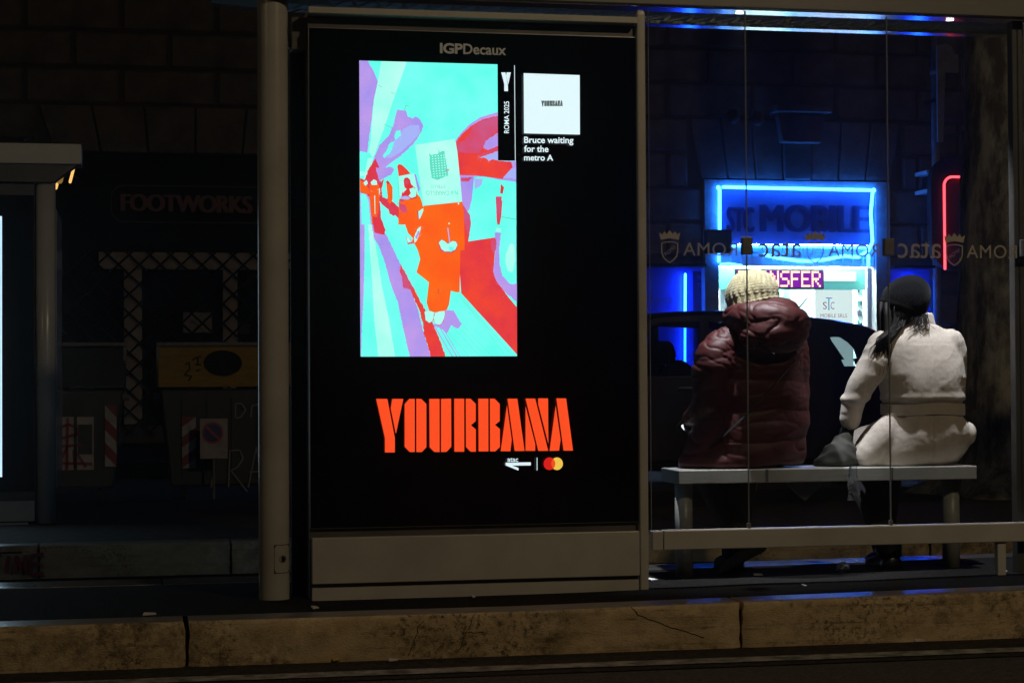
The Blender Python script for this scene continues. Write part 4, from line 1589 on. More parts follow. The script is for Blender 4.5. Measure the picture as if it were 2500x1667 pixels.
def B_(p):
    return (850 + 0.26786 * p[0], 480 + 0.26786 * p[1])


pic = MB()
layer = [0]


def shape(pts, m, conv, rough=0.0):
    layer[0] += 1
    Y = -0.0022 - 0.00012 * layer[0]
    P = [conv(p) for p in pts]
    if rough:
        Q = []
        for i in range(len(P)):
            a, b = P[i], P[(i + 1) % len(P)]
            k = max(1, int(math.hypot(b[0] - a[0], b[1] - a[1]) / 3.0))
            for j in range(k):
                t = j / k
                Q.append((a[0] + (b[0] - a[0]) * t + random.uniform(-rough, rough), a[1] + (b[1] - a[1]) * t + random.uniform(-rough, rough)))
        P = Q
    W = []
    for x, y in P:
        v = at(x, y, Y)
        W.append((min(max(v.x, PIC_L), PIC_R), Y, min(max(v.z, PIC_B), PIC_T)))
    pic.poly(W, m)
    if rough >= 0.6:                       # posterised grain along the edge
        for x, y in P:
            for _ in range(2):
                if random.random() < 0.55:
                    q = random.uniform(0.5, 1.3)
                    u, v = x + random.gauss(0, 4.0), y + random.gauss(0, 4.0)
                    a_, b_ = at(u, v, Y), at(u + q, v + q, Y)
                    if PIC_L < a_.x and b_.x < PIC_R and PIC_B < b_.z and a_.z < PIC_T:
                        pic.poly([(a_.x, Y, b_.z), (b_.x, Y, b_.z), (b_.x, Y, a_.z), (a_.x, Y, a_.z)], m)


BASE = [(PIC_L, -0.0021, PIC_B), (PIC_R, -0.0021, PIC_B), (PIC_R, -0.0021, PIC_T), (PIC_L, -0.0021, PIC_T)]
pic.poly(BASE, cy_)
a = A_
shape([(108, 60), (185, 60), (205, 110), (230, 150), (258, 210), (285, 270), (270, 340), (245, 450), (225, 640), (195, 850), (185, 960), (100, 950)], pu_, a, 0.7)
shape([(315, 60), (560, 60), (552, 110), (440, 430), (330, 760), (240, 1000), (180, 1215), (150, 1210), (215, 850), (245, 450), (285, 270)], mi_, a)
for s in ([(290, 305), (325, 325), (323, 330), (288, 310)], [(410, 372), (450, 390), (448, 395), (408, 377)], [(345, 680), (420, 712), (418, 718), (344, 686)]):
    shape(s, gr_, a)
shape([(470, 540), (550, 550), (575, 610), (620, 630), (650, 605), (690, 640), (720, 700), (690, 770), (640, 850), (560, 930), (470, 1010), (390, 1060), (330, 1130), (250, 1150), (225, 1060), (300, 880), (390, 790), (430, 700), (455, 600)], pu_, a, 1.0)
shape([(535, 725), (600, 690), (680, 690), (690, 760), (600, 860), (500, 950), (410, 1005), (350, 1000), (440, 830)], li_, a, 0.9)
shape([(455, 745), (500, 738), (505, 790), (450, 830), (440, 800)], cy_, a, 0.9)
shape([(395, 860), (440, 850), (425, 900), (400, 960), (345, 1000), (332, 985), (375, 920)], cy_, a, 0.9)
shape([(538, 545), (545, 545), (552, 505), (585, 515), (586, 510), (548, 495), (546, 500)], gr_, a)
# arch of red on the right
shape([(1020, 845), (1080, 765), (1160, 683), (1270, 613), (1430, 566), (1430, 1030), (1640, 1035), (1640, 1235), (1450, 1212), (1350, 1190), (1210, 1178), (1065, 1182)], pu_, a, 0.3)
shape([(1032, 850), (1090, 775), (1180, 695), (1290, 634), (1440, 602), (1440, 1030), (1560, 1045), (1575, 1090), (1520, 1150), (1480, 1205), (1350, 1186), (1200, 1170), (1062, 1168), (1040, 960)], rr_, a, 0.6)
shape([(1185, 705), (1290, 645), (1440, 605), (1440, 740), (1350, 810), (1300, 880), (1250, 960), (1150, 955), (1042, 945), (1045, 860), (1110, 840), (1160, 780)], pk_, a, 1.2)
shape([(1430, 765), (1440, 885), (1340, 930), (1290, 905), (1320, 840), (1375, 800)], pu_, a, 0.9)
shape([(1245, 1000), (1340, 970), (1440, 935), (1440, 1028), (1390, 1015), (1345, 1032), (1320, 1005)], li_, a, 0.8)
shape([(1260, 975), (1330, 950), (1440, 900), (1440, 930), (1340, 965), (1250, 1000)], pk_, a, 0.6)
shape([(1480, 1195), (1530, 1140), (1600, 1090), (1640, 1090), (1640, 1215), (1560, 1195)], li_, a, 0.6)
shape([(1190, 1180), (1225, 1185), (1185, 1400), (1160, 1500), (1120, 1520), (1085, 1420), (1070, 1182)], pu_, a, 0.8)
shape([(1205, 1190), (1350, 1200), (1450, 1220), (1640, 1240), (1640, 1640), (1180, 1640), (1172, 1520)], cy_, a)
shape([(1075, 1195), (1190, 1188), (1150, 1230), (1080, 1225)], pk_, a, 0.8)
shape([(1205, 1200), (1290, 1205), (1270, 1270), (1215, 1300)], li_, a, 0.7)
shape([(1462, 1250), (1492, 1285), (1480, 1340), (1465, 1560), (1450, 1640), (1425, 1640), (1440, 1500), (1455, 1340)], re_, a)
shape([(1450, 1340), (1485, 1350), (1478, 1400), (1450, 1440)], cy_, a, 0.5)
# platform floor and walls, lower half
b = B_
shape([(100, -40), (135, -40), (150, 200), (150, 560), (140, 900), (125, 1200), (118, 1470), (100, 1470)], pu_, b, 0.6)
shape([(165, -30), (190, 60), (215, 260), (270, 560), (310, 830), (365, 1080), (395, 1260), (430, 1470), (275, 1470), (240, 1150), (220, 800), (195, 450)], mi_, b, 0.6)
shape([(215, 250), (300, 300), (350, 350), (420, 500), (490, 640), (560, 820), (640, 1040), (690, 1250), (760, 1470), (565, 1470), (520, 1280), (450, 960), (395, 820), (335, 600), (275, 440), (235, 380)], pu_, b, 0.8)
shape([(480, 620), (520, 690), (600, 840), (700, 1030), (770, 1150), (830, 1290), (895, 1470), (760, 1470), (690, 1250), (680, 1150), (650, 1040), (600, 930), (560, 830), (510, 820), (505, 760), (470, 680)], rr_, b, 1.2)
shape([(480, 640), (530, 720), (600, 850), (560, 850), (500, 830)], pk_, b, 1.4)
shape([(1030, 40), (1120, 230), (1095, 410), (1340, 372), (1345, 430), (1330, 600), (1370, 790), (1460, 915), (1540, 1010), (1540, 1440), (1350, 1230), (1180, 1045), (1030, 880), (1005, 500)], rr_, b)
shape([(1035, 60), (1110, 170), (1120, 240), (1100, 380), (1060, 240)], pk_, b, 0.5)
shape([(1335, 330), (1392, 330), (1375, 480), (1380, 610), (1405, 720), (1480, 800), (1540, 790), (1540, 960), (1440, 880), (1350, 770), (1322, 680), (1345, 470)], pu_, b, 0.8)
shape([(1300, 400), (1345, 380), (1350, 440), (1335, 530), (1310, 490)], pk_, b, 1.0)
shape([(1445, 500), (1480, 430), (1510, 440), (1525, 560), (1500, 690), (1455, 680), (1430, 590)], mi_, b, 0.8)
shape([(1345, 0), (1400, 0), (1380, 250), (1355, 235)], pk_, b, 0.3)
shape([(1395, 180), (1540, 205), (1540, 214), (1395, 188)], gr_, b)
shape([(1350, 285), (1395, 290), (1392, 325), (1342, 318)], mi_, b)
# platform lines
for (x0, y0, x1, y1) in ((1005, 880, 1500, 1455), (940, 1120, 1255, 1460), (770, 1160, 945, 1460), (830, 1190, 985, 1460), (850, 1180, 1015, 1460), (880, 1200, 1100, 1460), (920, 1150, 1200, 1460), (960, 1080, 1310, 1460), (1000, 890, 1440, 1460), (1010, 905, 1300, 1240)):
    wln = 9 if x0 < 840 else (6 if x0 == 850 else 3.4)
    shape([(x0, y0), (x0 + wln, y0), (x1 + wln, y1), (x1, y1)], pu_ if x0 < 860 else gr_, b)
shape([(870, 1040), (960, 1035), (1035, 1165), (1000, 1205), (940, 1175), (900, 1250), (850, 1200), (780, 1170), (850, 1120)], pu_, b, 1.2)
# crowd on the left
shape([(108, 1195), (160, 1215), (185, 1130), (215, 1080), (262, 1010), (300, 1100), (312, 1230), (345, 1200), (320, 1300), (330, 1380), (400, 1400), (490, 1480), (490, 1600), (300, 1420), (230, 1500), (108, 1330)], re_, a, 0.8)
shape([(262, 1100), (420, 1090), (440, 1110), (420, 1160), (330, 1200), (300, 1230)], pu_, a, 0.9)
shape([(100, 1330), (180, 1350), (215, 1420), (228, 1640), (100, 1640)], li_, a, 0.6)
shape([(120, 1340), (165, 1350), (195, 1420), (215, 1640), (130, 1640)], cy_, a, 0.6)
shape([(108, 1215), (160, 1235), (195, 1290), (210, 1345), (170, 1350), (110, 1320)], or_, a, 0.6)
shape([(205, 1250), (290, 1250), (310, 1310), (300, 1400), (295, 1500), (292, 1640), (228, 1640), (212, 1480), (205, 1380)], or_, a, 0.5)
shape([(215, 1235), (245, 1208), (275, 1222), (278, 1262), (225, 1262)], mi_, a, 0.3)
shape([(240, 1335), (285, 1320), (300, 1290), (305, 1330), (290, 1385), (250, 1380)], mi_, a, 0.6)
shape([(145, 1240), (175, 1215), (190, 1250), (165, 1270)], mi_, a, 0.5)
shape([(300, 1440), (350, 1470), (420, 1520), (480, 1580), (480, 1640), (300, 1640)], cy_, a)
shape([(365, 1250), (385, 1225), (410, 1255), (425, 1290), (425, 1400), (400, 1450), (380, 1420), (375, 1340)], or_, a, 0.4)
shape([(360, 1235), (380, 1215), (395, 1240), (380, 1260)], re_, a, 0.3)
shape([(380, 1470), (420, 1460), (470, 1520), (440, 1560), (400, 1540)], re_, a, 0.8)
shape([(260, 40), (290, 60), (300, 200), (340, 300), (330, 350), (240, 330), (225, 230), (215, 100)], re_, b, 0.5)
shape([(220, -60), (282, -60), (278, 130), (262, 190), (215, 180), (208, 60)], or_, b, 0.4)
shape([(238, -10), (246, -10), (247, 160), (242, 160)], mi_, b)
shape([(110, 938), (215, 960), (215, 975), (240, 1000), (200, 1005), (110, 990)], cy_, a)
shape([(110, 1130), (185, 1140), (180, 1165), (110, 1180)], mi_, a)
# dome and the smaller figure
shape([(470, 1085), (482, 1062), (515, 1070), (560, 1110), (597, 1155), (485, 1178)], rr_, a)
shape([(478, 1182), (635, 1150), (652, 1260), (680, 1390), (705, 1420), (490, 1420)], mi_, a)
shape([(474, 1185), (480, 1184), (494, 1410), (488, 1412)], gr_, a)
shape([(632, 1152), (650, 1165), (690, 1300), (670, 1330)], pu_, a, 0.4)
shape([(490, 1400), (520, 1370), (600, 1390), (660, 1350), (690, 1380), (712, 1450), (716, 1560), (710, 1640), (480, 1640), (484, 1480)], or_, a, 0.3)
shape([(490, 1400), (520, 1390), (540, 1420), (520, 1470), (545, 1540), (520, 1560), (486, 1500)], pk_, a, 0.8)
shape([(530, 1220), (545, 1192), (572, 1190), (592, 1215), (600, 1250), (640, 1290), (662, 1330), (655, 1390), (600, 1400), (560, 1375), (510, 1390), (515, 1320), (540, 1290)], re_, a, 0.5)
shape([(545, 1215), (570, 1210), (582, 1240), (560, 1262), (542, 1245)], pk_, a, 0.3)
shape([(585, 1300), (625, 1285), (655, 1310), (650, 1370), (610, 1385), (575, 1370), (600, 1340)], mi_, a, 0.5)
shape([(515, 1305), (545, 1290), (560, 1300), (525, 1340)], mi_, a, 0.4)
shape([(500, 1372), (560, 1365), (600, 1390), (560, 1402), (500, 1395)], li_, a, 0.4)
shape([(535, 1440), (560, 1450), (575, 1470), (550, 1478)], pu_, a, 0.5)
# tall box-headed figure
shape([(470, 45), (660, 50), (700, 120), (650, 260), (600, 390), (545, 330), (500, 200), (462, 130)], or_, b, 0.3)
shape([(460, 60), (520, 80), (540, 140), (500, 150), (470, 120)], pk_, b, 0.6)
shape([(688, 85), (1040, 48), (1056, 150), (1062, 490), (1022, 492), (1016, 872), (985, 872), (936, 858), (920, 980), (900, 1030), (875, 1045), (770, 1058), (740, 1045), (715, 965), (736, 780), (622, 690), (657, 570), (635, 490), (610, 440), (580, 410), (640, 270), (655, 200), (685, 130)], or_, b)
shape([(635, 140), (685, 105), (685, 130), (660, 190), (640, 210)], mi_, b, 0.3)
shape([(628, 130), (640, 135), (645, 205), (635, 210)], pk_, b)
shape([(600, 370), (630, 300), (662, 268), (655, 320), (625, 400), (605, 420)], mi_, b, 0.6)
shape([(610, 370), (640, 310), (652, 320), (625, 390)], pu_, b, 0.5)
shape([(520, 365), (560, 385), (595, 430), (540, 436), (535, 395)], pk_, b, 0.8)
shape([(530, 372), (555, 378), (575, 415), (545, 420)], mi_, b, 0.4)
shape([(822, 415), (850, 388), (875, 400), (912, 428), (950, 402), (985, 405), (1000, 440), (985, 490), (940, 518), (850, 500), (832, 465)], pk_, b)
shape([(826, 420), (850, 394), (875, 404), (910, 432), (950, 405), (982, 410), (996, 440), (975, 485), (930, 500), (880, 500), (850, 478)], mi_, b)
shape([(915, 455), (960, 460), (965, 485), (935, 505), (925, 490)], cy_, b, 0.5)
shape([(903, 285), (913, 285), (930, 420), (921, 420)], li_, b)
shape([(914, 240), (926, 240), (926, 252), (914, 252)], mi_, b)
shape([(818, 842), (826, 842), (824, 885), (818, 885)], pk_, b)
for dx, m_ in ((7, pk_), (0, mi_)):
    shape([(697 - dx, 1048), (740, 1040), (783, 1055), (778, 1100), (768 + dx, 1135), (740, 1150 + dx), (705 - dx, 1125)], m_, b, 0.3)
    shape([(790 - dx, 1062), (835, 1045), (882 + dx, 1042), (880, 1085), (862 + dx, 1140), (838, 1168 + dx), (796, 1160), (780 - dx, 1110)], m_, b, 0.3)
# the carton over the head
shape([(640, 880), (870, 845), (1024, 822), (1046, 950), (1092, 1420), (960, 1432), (722, 1458), (680, 1180)], mi_, a)
shape([(776, 950), (790, 975), (862, 965), (868, 912), (876, 950), (920, 932), (940, 1060), (960, 1170), (850, 1215), (800, 1192), (785, 1080)], gr_, a, 0.6)
for i in range(9):
    y = 985 + i * 24
    for x in (800, 828, 856, 884, 910):
        shape([(x + i * 2, y - (x - 792) * 0.1), (x + 13 + i * 2, y - 1 - (x - 792) * 0.1), (x + 13 + i * 2, y + 9 - (x - 792) * 0.1), (x + i * 2, y + 10 - (x - 792) * 0.1)], mi_, a)
shape([(930, 1118), (965, 1114), (965, 1124), (930, 1128)], pk_, a)
shape([(1050, 1430), (1062, 1430), (1062, 1448), (1050, 1448)], mi_, a)


def turned(u, v, x0, y0, x1, y1):
    Y = -0.0022 - 0.00012 * (layer[0] + 2)
    return at(*A_((x1 + (x0 - x1) * u, y0 + (y1 - y0) * v)), Y)


text_into(pic, "OTELLO", lambda u, v: turned(u, v, 790, 1262, 932, 1292), gr_)
text_into(pic, "N.6 CARRELLO", lambda u, v: turned(u, v, 745, 1318, 1050, 1358), gr_)
pobj = pic.build("picture", PM, scr, fixn=False)
# black strip with its mark
Ys = -0.0022 - 0.00012 * (layer[0] + 8)
a_ = at(1214.5, 150, Ys)
b_ = at(1262.5, 393, Ys)
MB().poly([(a_.x, Ys, b_.z), (b_.x, Ys, b_.z), (b_.x, Ys, a_.z + 0.02), (a_.x, Ys, a_.z + 0.02)]).build("caption_strip", M['black_glass'], scr, fixn=False)
Yt = Ys - 0.0006
wm = MB()


def flat(mb, pts, conv, m=0, Y=None):
    mb.poly([at(*conv(p), Yt if Y is None else Y) for p in pts], m)


flat(wm, [(1465, 186), (1505, 186), (1528, 300), (1530, 365), (1494, 365), (1494, 300)], A_)
flat(wm, [(1517, 186), (1557, 186), (1532, 302), (1511, 215)], A_)
wm.build("initial_mark", M['screen_text'], scr, fixn=False)


def printed(name, fill):
    q = MB()
    fill(q)
    return q.build(name, M['screen_text'], scr, fixn=False)


printed("divider_line", lambda q: flat(q, [(1589, 118), (1595, 118), (1602, 1030), (1597, 1030)], A_))
x0, y0, x1, y1 = 1230.5, 248, 1243, 325.5
printed("year_lettering", lambda q: text_into(q, "ROMA 2025", lambda u, v: at(x1 + (x0 - x1) * v, y1 + (y0 - y1) * u, Yt), bold=0.012))
printed("caption_line", lambda q: text_into(q, "Bruce waiting", pxrect(1279.5, 334, 1400, 354.5, Yt, 0.8), bold=0.022))
printed("caption_line", lambda q: text_into(q, "for the", pxrect(1279.5, 355.5, 1339, 371.5, Yt, 0.5), bold=0.022))
printed("caption_line", lambda q: text_into(q, "metro A", pxrect(1279.5, 377.5, 1350.5, 392.5, Yt, 0.5), bold=0.022))
printed("small_word", lambda q: text_into(q, "atac", pxrect(1239, 1117, 1265, 1127, Yt), bold=0.012))
ZC = lambda p: (850 + 0.2551 * p[0], 930 + 0.2551 * p[1])
printed("arrow_logo", lambda q: flat(q, [(1507, 780), (1748, 776), (1748, 806), (1570, 808), (1630, 830), (1630, 855), (1507, 806)], ZC))
printed("divider_line", lambda q: flat(q, [(1805, 731), (1811, 731), (1811, 854), (1805, 854)], ZC))
# plain white square (its code left out) with the small word mark
wq = MB()
flat(wq, [(1680, 193), (2216, 212), (2218, 780), (1683, 768)], A_)
wq.build("white_square", M['screen_white'], scr, fixn=False)
WORD = [[(268, 170), (375, 170), (447, 545), (447, 682), (352, 682), (352, 545)], [(422, 170), (528, 170), (457, 505), (407, 260)],
        [(586, 170), (637, 170), (638, 678), (590, 678), (541, 628), (541, 220)], [(653, 170), (700, 170), (748, 218), (749, 632), (705, 678), (653, 678)],
        [(777, 170), (874, 170), (875, 678), (825, 678), (780, 632)], [(889, 170), (985, 168), (987, 628), (943, 676), (889, 678)],
        [(1015, 168), (1110, 168), (1111, 675), (1017, 675)], [(1126, 168), (1172, 168), (1221, 218), (1221, 382), (1176, 422), (1222, 462), (1222, 675), (1172, 675), (1128, 630)],
        [(1246, 168), (1341, 168), (1342, 672), (1249, 672)], [(1357, 168), (1402, 168), (1451, 218), (1451, 382), (1406, 418), (1452, 458), (1452, 630), (1408, 672), (1358, 672)],
        [(1520, 230), (1565, 560), (1553, 670), (1460, 670)], [(1525, 168), (1619, 168), (1688, 668), (1594, 668)],
        [(1698, 240), (1790, 600), (1790, 667), (1698, 667)], [(1698, 167), (1790, 167), (1914, 667), (1820, 667)], [(1819, 165), (1913, 165), (1916, 600), (1819, 220)],
        [(1986, 235), (2033, 560), (2018, 665), (1928, 667)], [(1993, 165), (2086, 165), (2152, 665), (2062, 665)]]
wl = MB()
for pts in WORD:
    flat(wl, pts, ZC)
wl.build("large_lettering", M['orange'], scr, fixn=False)
sm_ = MB()
for pts in WORD:
    flat(sm_, [((x - 268) / 1884 * 205 + 1848, (y - 165) / 517 * 55 + 455) for x, y in pts], A_, Y=Yt - 0.0006)
sm_.build("small_lettering", M['black_glass'], scr, fixn=False)
cl = MB()
for cx, m_ in ((1341.5, 0), (1360.0, 1)):
    cl.poly([at(cx + 14.2 * cos(2 * pi * i / 40), 1131.5 + 15.4 * sin(2 * pi * i / 40), Yt) for i in range(40)], m_)
lens = []
for i in range(21):
    t = -0.86 + 1.72 * i / 20
    lens.append((1341.5 + 14.2 * cos(t), 1131.5 + 15.4 * sin(t)))
for i in range(21):
    t = pi - 0.86 + 1.72 * i / 20
    lens.append((1360.0 + 14.2 * cos(t), 1131.5 + 15.4 * sin(t)))
cl.poly([at(x, y, Yt - 0.0005) for x, y in lens], 2)
cl.build("two_disc_logo", [emis("disc_red", lin((214, 32, 28))), emis("disc_yellow", lin((240, 196, 78))), emis("disc_overlap", lin((236, 84, 30)))], scr, fixn=False)

# ================================================================== BENCH
M['bench_paint'] = mat("bench_paint", (0.34, 0.335, 0.31), 0.36, col2=(0.27, 0.265, 0.24), scale=5, bump=0.06, bscale=80)
be = thing("bench", (2.9, 0.38, 0.012), "grey metal bench inside the bus shelter under two seated people", "bench")
box("seat", M['bench_paint'], be, 2.235, 3.585, 0.25, 0.52, 0.412, 0.470, 0.004)
box("seat_joint", M['paint_dark'], be, 2.62, 2.632, 0.2485, 0.2525, 0.414, 0.469)
box("seat_joint", M['paint_dark'], be, 3.19, 3.196, 0.2485, 0.2525, 0.414, 0.469)
for x in (2.292, 3.515):
    MB().tube([(x, 0.37, 0.0), (x, 0.37, 0.412)], 0.038, n=24).build("leg", M['bench_paint'], be, smooth=True)
MB().prism([(2.74, 0.34, 0.41), (2.92, 0.34, 0.41), (2.83, 0.34, 0.325)], (0, 0.03, 0)).build("under_bracket", M['paint_dark'], be)


# ================================================================== PEOPLE
def hand(mb, wrist, d, side, s=1.0, curl=0.9):
    """palm, four unequal bent fingers and a thumb leaving the side of the palm"""
    wrist, d, side = Vector(wrist), Vector(d).normalized(), Vector(side).normalized()
    nrm = d.cross(side).normalized()
    mb.tube([wrist - d * 0.02, wrist + d * 0.03 * s, wrist + d * 0.075 * s], [0.026 * s, 0.034 * s, 0.036 * s], n=12, round_ends=True, flat=0.45)
    for k, ln in enumerate((0.070, 0.080, 0.074, 0.058)):
        off = side * (0.030 - 0.020 * k) * s
        p = wrist + d * 0.075 * s + off
        q = p + (d * cos(curl * 0.4) + nrm * sin(curl * 0.4)) * ln * 0.42 * s
        r = q + (d * cos(curl) + nrm * sin(curl)) * ln * 0.33 * s
        t = r + (d * cos(curl * 1.5) + nrm * sin(curl * 1.5)) * ln * 0.25 * s
        mb.tube([p - d * 0.02, p, q, r, t], [0.009 * s, 0.0095 * s, 0.009 * s, 0.008 * s, 0.0065 * s], n=8, round_ends=True)
    p = wrist + d * 0.02 * s + side * 0.028 * s
    q = p + (side * 0.8 + d * 0.6).normalized() * 0.035 * s
    r = q + (d * 0.9 + nrm * 0.4).normalized() * 0.030 * s
    mb.tube([p, q, r], [0.012 * s, 0.0105 * s, 0.008 * s], n=8, round_ends=True)


def head(mb, c, yaw, s=1.0):
    """yaw 0 looks along +Y; c is the middle of the skull"""
    R = Matrix.Rotation(yaw, 3, 'Z')
    f = lambda x, y, z: Vector(c) + R @ (Vector((x, y, z)) * s)
    mb.ell(f(0, 0, 0.01), (0.074 * s, 0.092 * s, 0.098 * s), rot=R)
    mb.ell(f(0, 0.028, -0.055), (0.056 * s, 0.062 * s, 0.066 * s), rot=R)      # jaw
    mb.ell(f(0, 0.078, -0.092), (0.022 * s, 0.020 * s, 0.018 * s), rot=R)      # chin
    mb.tube([f(0, 0.082, 0.005), f(0, 0.100, -0.03), f(0, 0.092, -0.036)], [0.010 * s, 0.014 * s, 0.012 * s], n=8, round_ends=True)
    mb.ell(f(0, 0.086, -0.058), (0.022 * s, 0.010 * s, 0.006 * s), rot=R)      # lips
    mb.ell(f(0, 0.084, -0.067), (0.019 * s, 0.010 * s, 0.006 * s), rot=R)
    for sx in (-1, 1):
        mb.ell(f(0.03 * sx, 0.079, 0.008), (0.014 * s, 0.010 * s, 0.009 * s), rot=R)     # eyes
        mb.ell(f(0.030 * sx, 0.082, 0.026), (0.020 * s, 0.010 * s, 0.006 * s), rot=R)    # brows
        mb.ell(f(0.076 * sx, -0.008, -0.012), (0.010 * s, 0.020 * s, 0.030 * s), rot=R)  # ears
    mb.tube([f(0, -0.02, -0.04), f(0, -0.025, -0.13), f(0, -0.03, -0.19)], [0.050 * s, 0.052 * s, 0.062 * s], n=14)


def person(name, hc, yaw, sh_l, sh_r, arm_l, arm_r, hip, knees, feet, label, hands):
    mb = MB()
    head(mb, hc, yaw)
    hx, hy, hz = hip
    mb.stack([(hx, hy, hz - 0.02, 0.15, 0.10), (hx, hy, hz + 0.06, 0.165, 0.115), (hx, hy - 0.01, hz + 0.2, 0.13, 0.095), (hx, hy - 0.015, hz + 0.36, 0.15, 0.10),
              ((sh_l[0] + sh_r[0]) / 2, hy - 0.01, hz + 0.50, 0.165, 0.09), ((sh_l[0] + sh_r[0]) / 2, hy, hz + 0.57, 0.09, 0.07)])
    for arm in (arm_l, arm_r):
        n = len(arm)
        mb.tube(arm, [0.052 - 0.026 * i / (n - 1) for i in range(n)], n=12, round_ends=True)
    for kn, ft, sx in zip(knees, feet, (-1, 1)):
        mb.tube([(hx + 0.09 * sx, hy, hz + 0.03), ((hx + 0.09 * sx + kn[0]) / 2, (hy + kn[1]) / 2, hz + 0.03), kn], [0.085, 0.078, 0.056], n=14, round_ends=True)
        mid = Vector(kn).lerp(Vector(ft), 0.35)
        mb.tube([kn, mid, ft], [0.054, 0.054, 0.036], n=14, round_ends=True)
    for wv, d, side in hands:
        hand(mb, wv, d, side)
    me = fuse(mb, 0.0065, 2, "person")
    me.materials.append(M['skin'])
    me.materials.append(M['trouser'])
    wl, wr = Vector(arm_l[-1]), Vector(arm_r[-1])
    for p in me.polygons:
        p.use_smooth = True
        if min((p.center - wl).length, (p.center - wr).length) < 0.21 and p.center.z > 0.44 and p.center.y > wl.y - 0.03:
            p.material_index = 1                 # dark gloves
    o = link(name, me)
    return tag(o, label, "person")


# ---------- person in the wine red padded coat
p1 = person("person", (2.635, 0.47, 1.205), radians(28), (2.47, 0.4, 1.0), (2.80, 0.4, 0.98),
            [(2.48, 0.41, 0.99), (2.425, 0.40, 0.86), (2.41, 0.45, 0.73), (2.385, 0.60, 0.668)],
            [(2.79, 0.41, 0.97), (2.82, 0.45, 0.76), (2.74, 0.66, 0.70)],
            (2.61, 0.42, 0.52), [(2.52, 0.80, 0.50), (2.74, 0.82, 0.50)], [(2.60, 0.49, 0.12), (2.60, 0.62, 0.10)],
            "person in a wine red hooded padded coat and cream knitted hat sitting on the bench",
            [((2.380, 0.61, 0.664), (0.12, 0.9, -0.3), (0.3, 0.2, 0.9)), ((2.74, 0.67, 0.70), (-0.6, 0.75, -0.1), (0, 0.1, 1))])
mb = MB()
mb.stack([(2.575, 0.45, 0.472, 0.26, 0.16), (2.58, 0.45, 0.49, 0.282, 0.18), (2.60, 0.45, 0.56, 0.272, 0.18), (2.625, 0.445, 0.66, 0.252, 0.172), (2.632, 0.435, 0.76, 0.245, 0.165),
          (2.635, 0.425, 0.86, 0.232, 0.158), (2.638, 0.415, 0.95, 0.215, 0.155), (2.64, 0.41, 1.02, 0.19, 0.145), (2.645, 0.42, 1.09, 0.13, 0.12), (2.645, 0.43, 1.13, 0.10, 0.10)], n=64, sub=4)
mb.tube([(2.475, 0.37, 0.995), (2.432, 0.35, 0.925), (2.416, 0.385, 0.82), (2.412, 0.44, 0.725), (2.395, 0.58, 0.675)], [0.084, 0.092, 0.080, 0.066, 0.046], n=28, round_ends=True, sub=4)
mb.tube([(2.795, 0.41, 0.98), (2.805, 0.42, 0.86), (2.80, 0.47, 0.74), (2.75, 0.62, 0.70)], [0.075, 0.08, 0.075, 0.052], n=28, round_ends=True, sub=4)
for kn, hx in (((2.52, 0.80, 0.50), 2.50), ((2.74, 0.82, 0.50), 2.72)):
    mb.tube([(hx, 0.47, 0.545), (kn[0], 0.66, 0.54), (kn[0], 0.80, 0.525)], [0.10, 0.098, 0.085], n=28, round_ends=True, sub=4)
# hood lying round the neck and bulging over the back
mb.tube([(2.565, 0.52, 1.13), (2.545, 0.41, 1.115), (2.575, 0.29, 1.105), (2.66, 0.225, 1.10), (2.735, 0.24, 1.085), (2.765, 0.34, 1.09), (2.755, 0.48, 1.12)], [0.05, 0.062, 0.078, 0.090, 0.082, 0.068, 0.05], n=28, round_ends=True, sub=4)
mb.ell((2.670, 0.235, 1.050), (0.140, 0.105, 0.095))
mb.ell((2.700, 0.29, 1.12), (0.100, 0.100, 0.083))
mb.ell((2.595, 0.25, 1.035), (0.085, 0.080, 0.065))
me = fuse(mb, 0.0058, 8, "padded_coat")
hoodc = Vector((2.68, 0.26, 1.08))


def ridge(v):
    return max(0.0, 1 - abs(noise.noise(v)) * 2.2)


def puff(co, n):
    d = 0.0
    # quilting seams of the body and sleeves
    zz = co.z + 0.03 * noise.noise(co * 4) + 0.18 * (2.62 - co.x) * (1 if co.x < 2.46 else 0)
    t = ((zz - 0.47) / 0.125) % 1.0
    seam = min(t, 1 - t)
    hood = max(0.0, min(1.0, (0.21 - (co - hoodc).length) / 0.05)) if co.z > 0.93 else 0.0
    d += (1 - hood) * (0.010 * math.sqrt(max(0.0, seam * 2)) - 0.006)
    # soft swells, then a few short creases that run towards the neck
    d += 0.013 * noise.noise(Vector((co.x * 5 + co.z * 3, co.y * 5, co.z * 7 - co.x * 3)))
    wob = Vector((noise.noise(co * 4), noise.noise(co * 4 + Vector((9, 0, 0))), noise.noise(co * 4 + Vector((0, 9, 0)))))
    p = co + wob * 0.05
    q = Vector((p.x * 5 + p.z * 8, p.y * 6, p.z * 17 - p.x * 5))
    q2 = Vector((p.x * 12 - p.z * 10, p.y * 9 + 4, p.z * 25 + p.x * 14))
    k = 1.0 if co.z > 0.88 else 0.40
    gate = max(0.0, min(1.0, 0.45 + 1.8 * noise.noise(co * 5 + Vector((3, 1, 7)))))
    d -= k * (0.012 * ridge(q) ** 3 * gate + 0.006 * ridge(q2) ** 3 * (1 - gate))
    return d


displace(me, puff)
me.materials.append(M['puffer'])
coat1 = link("padded_coat", me, p1)
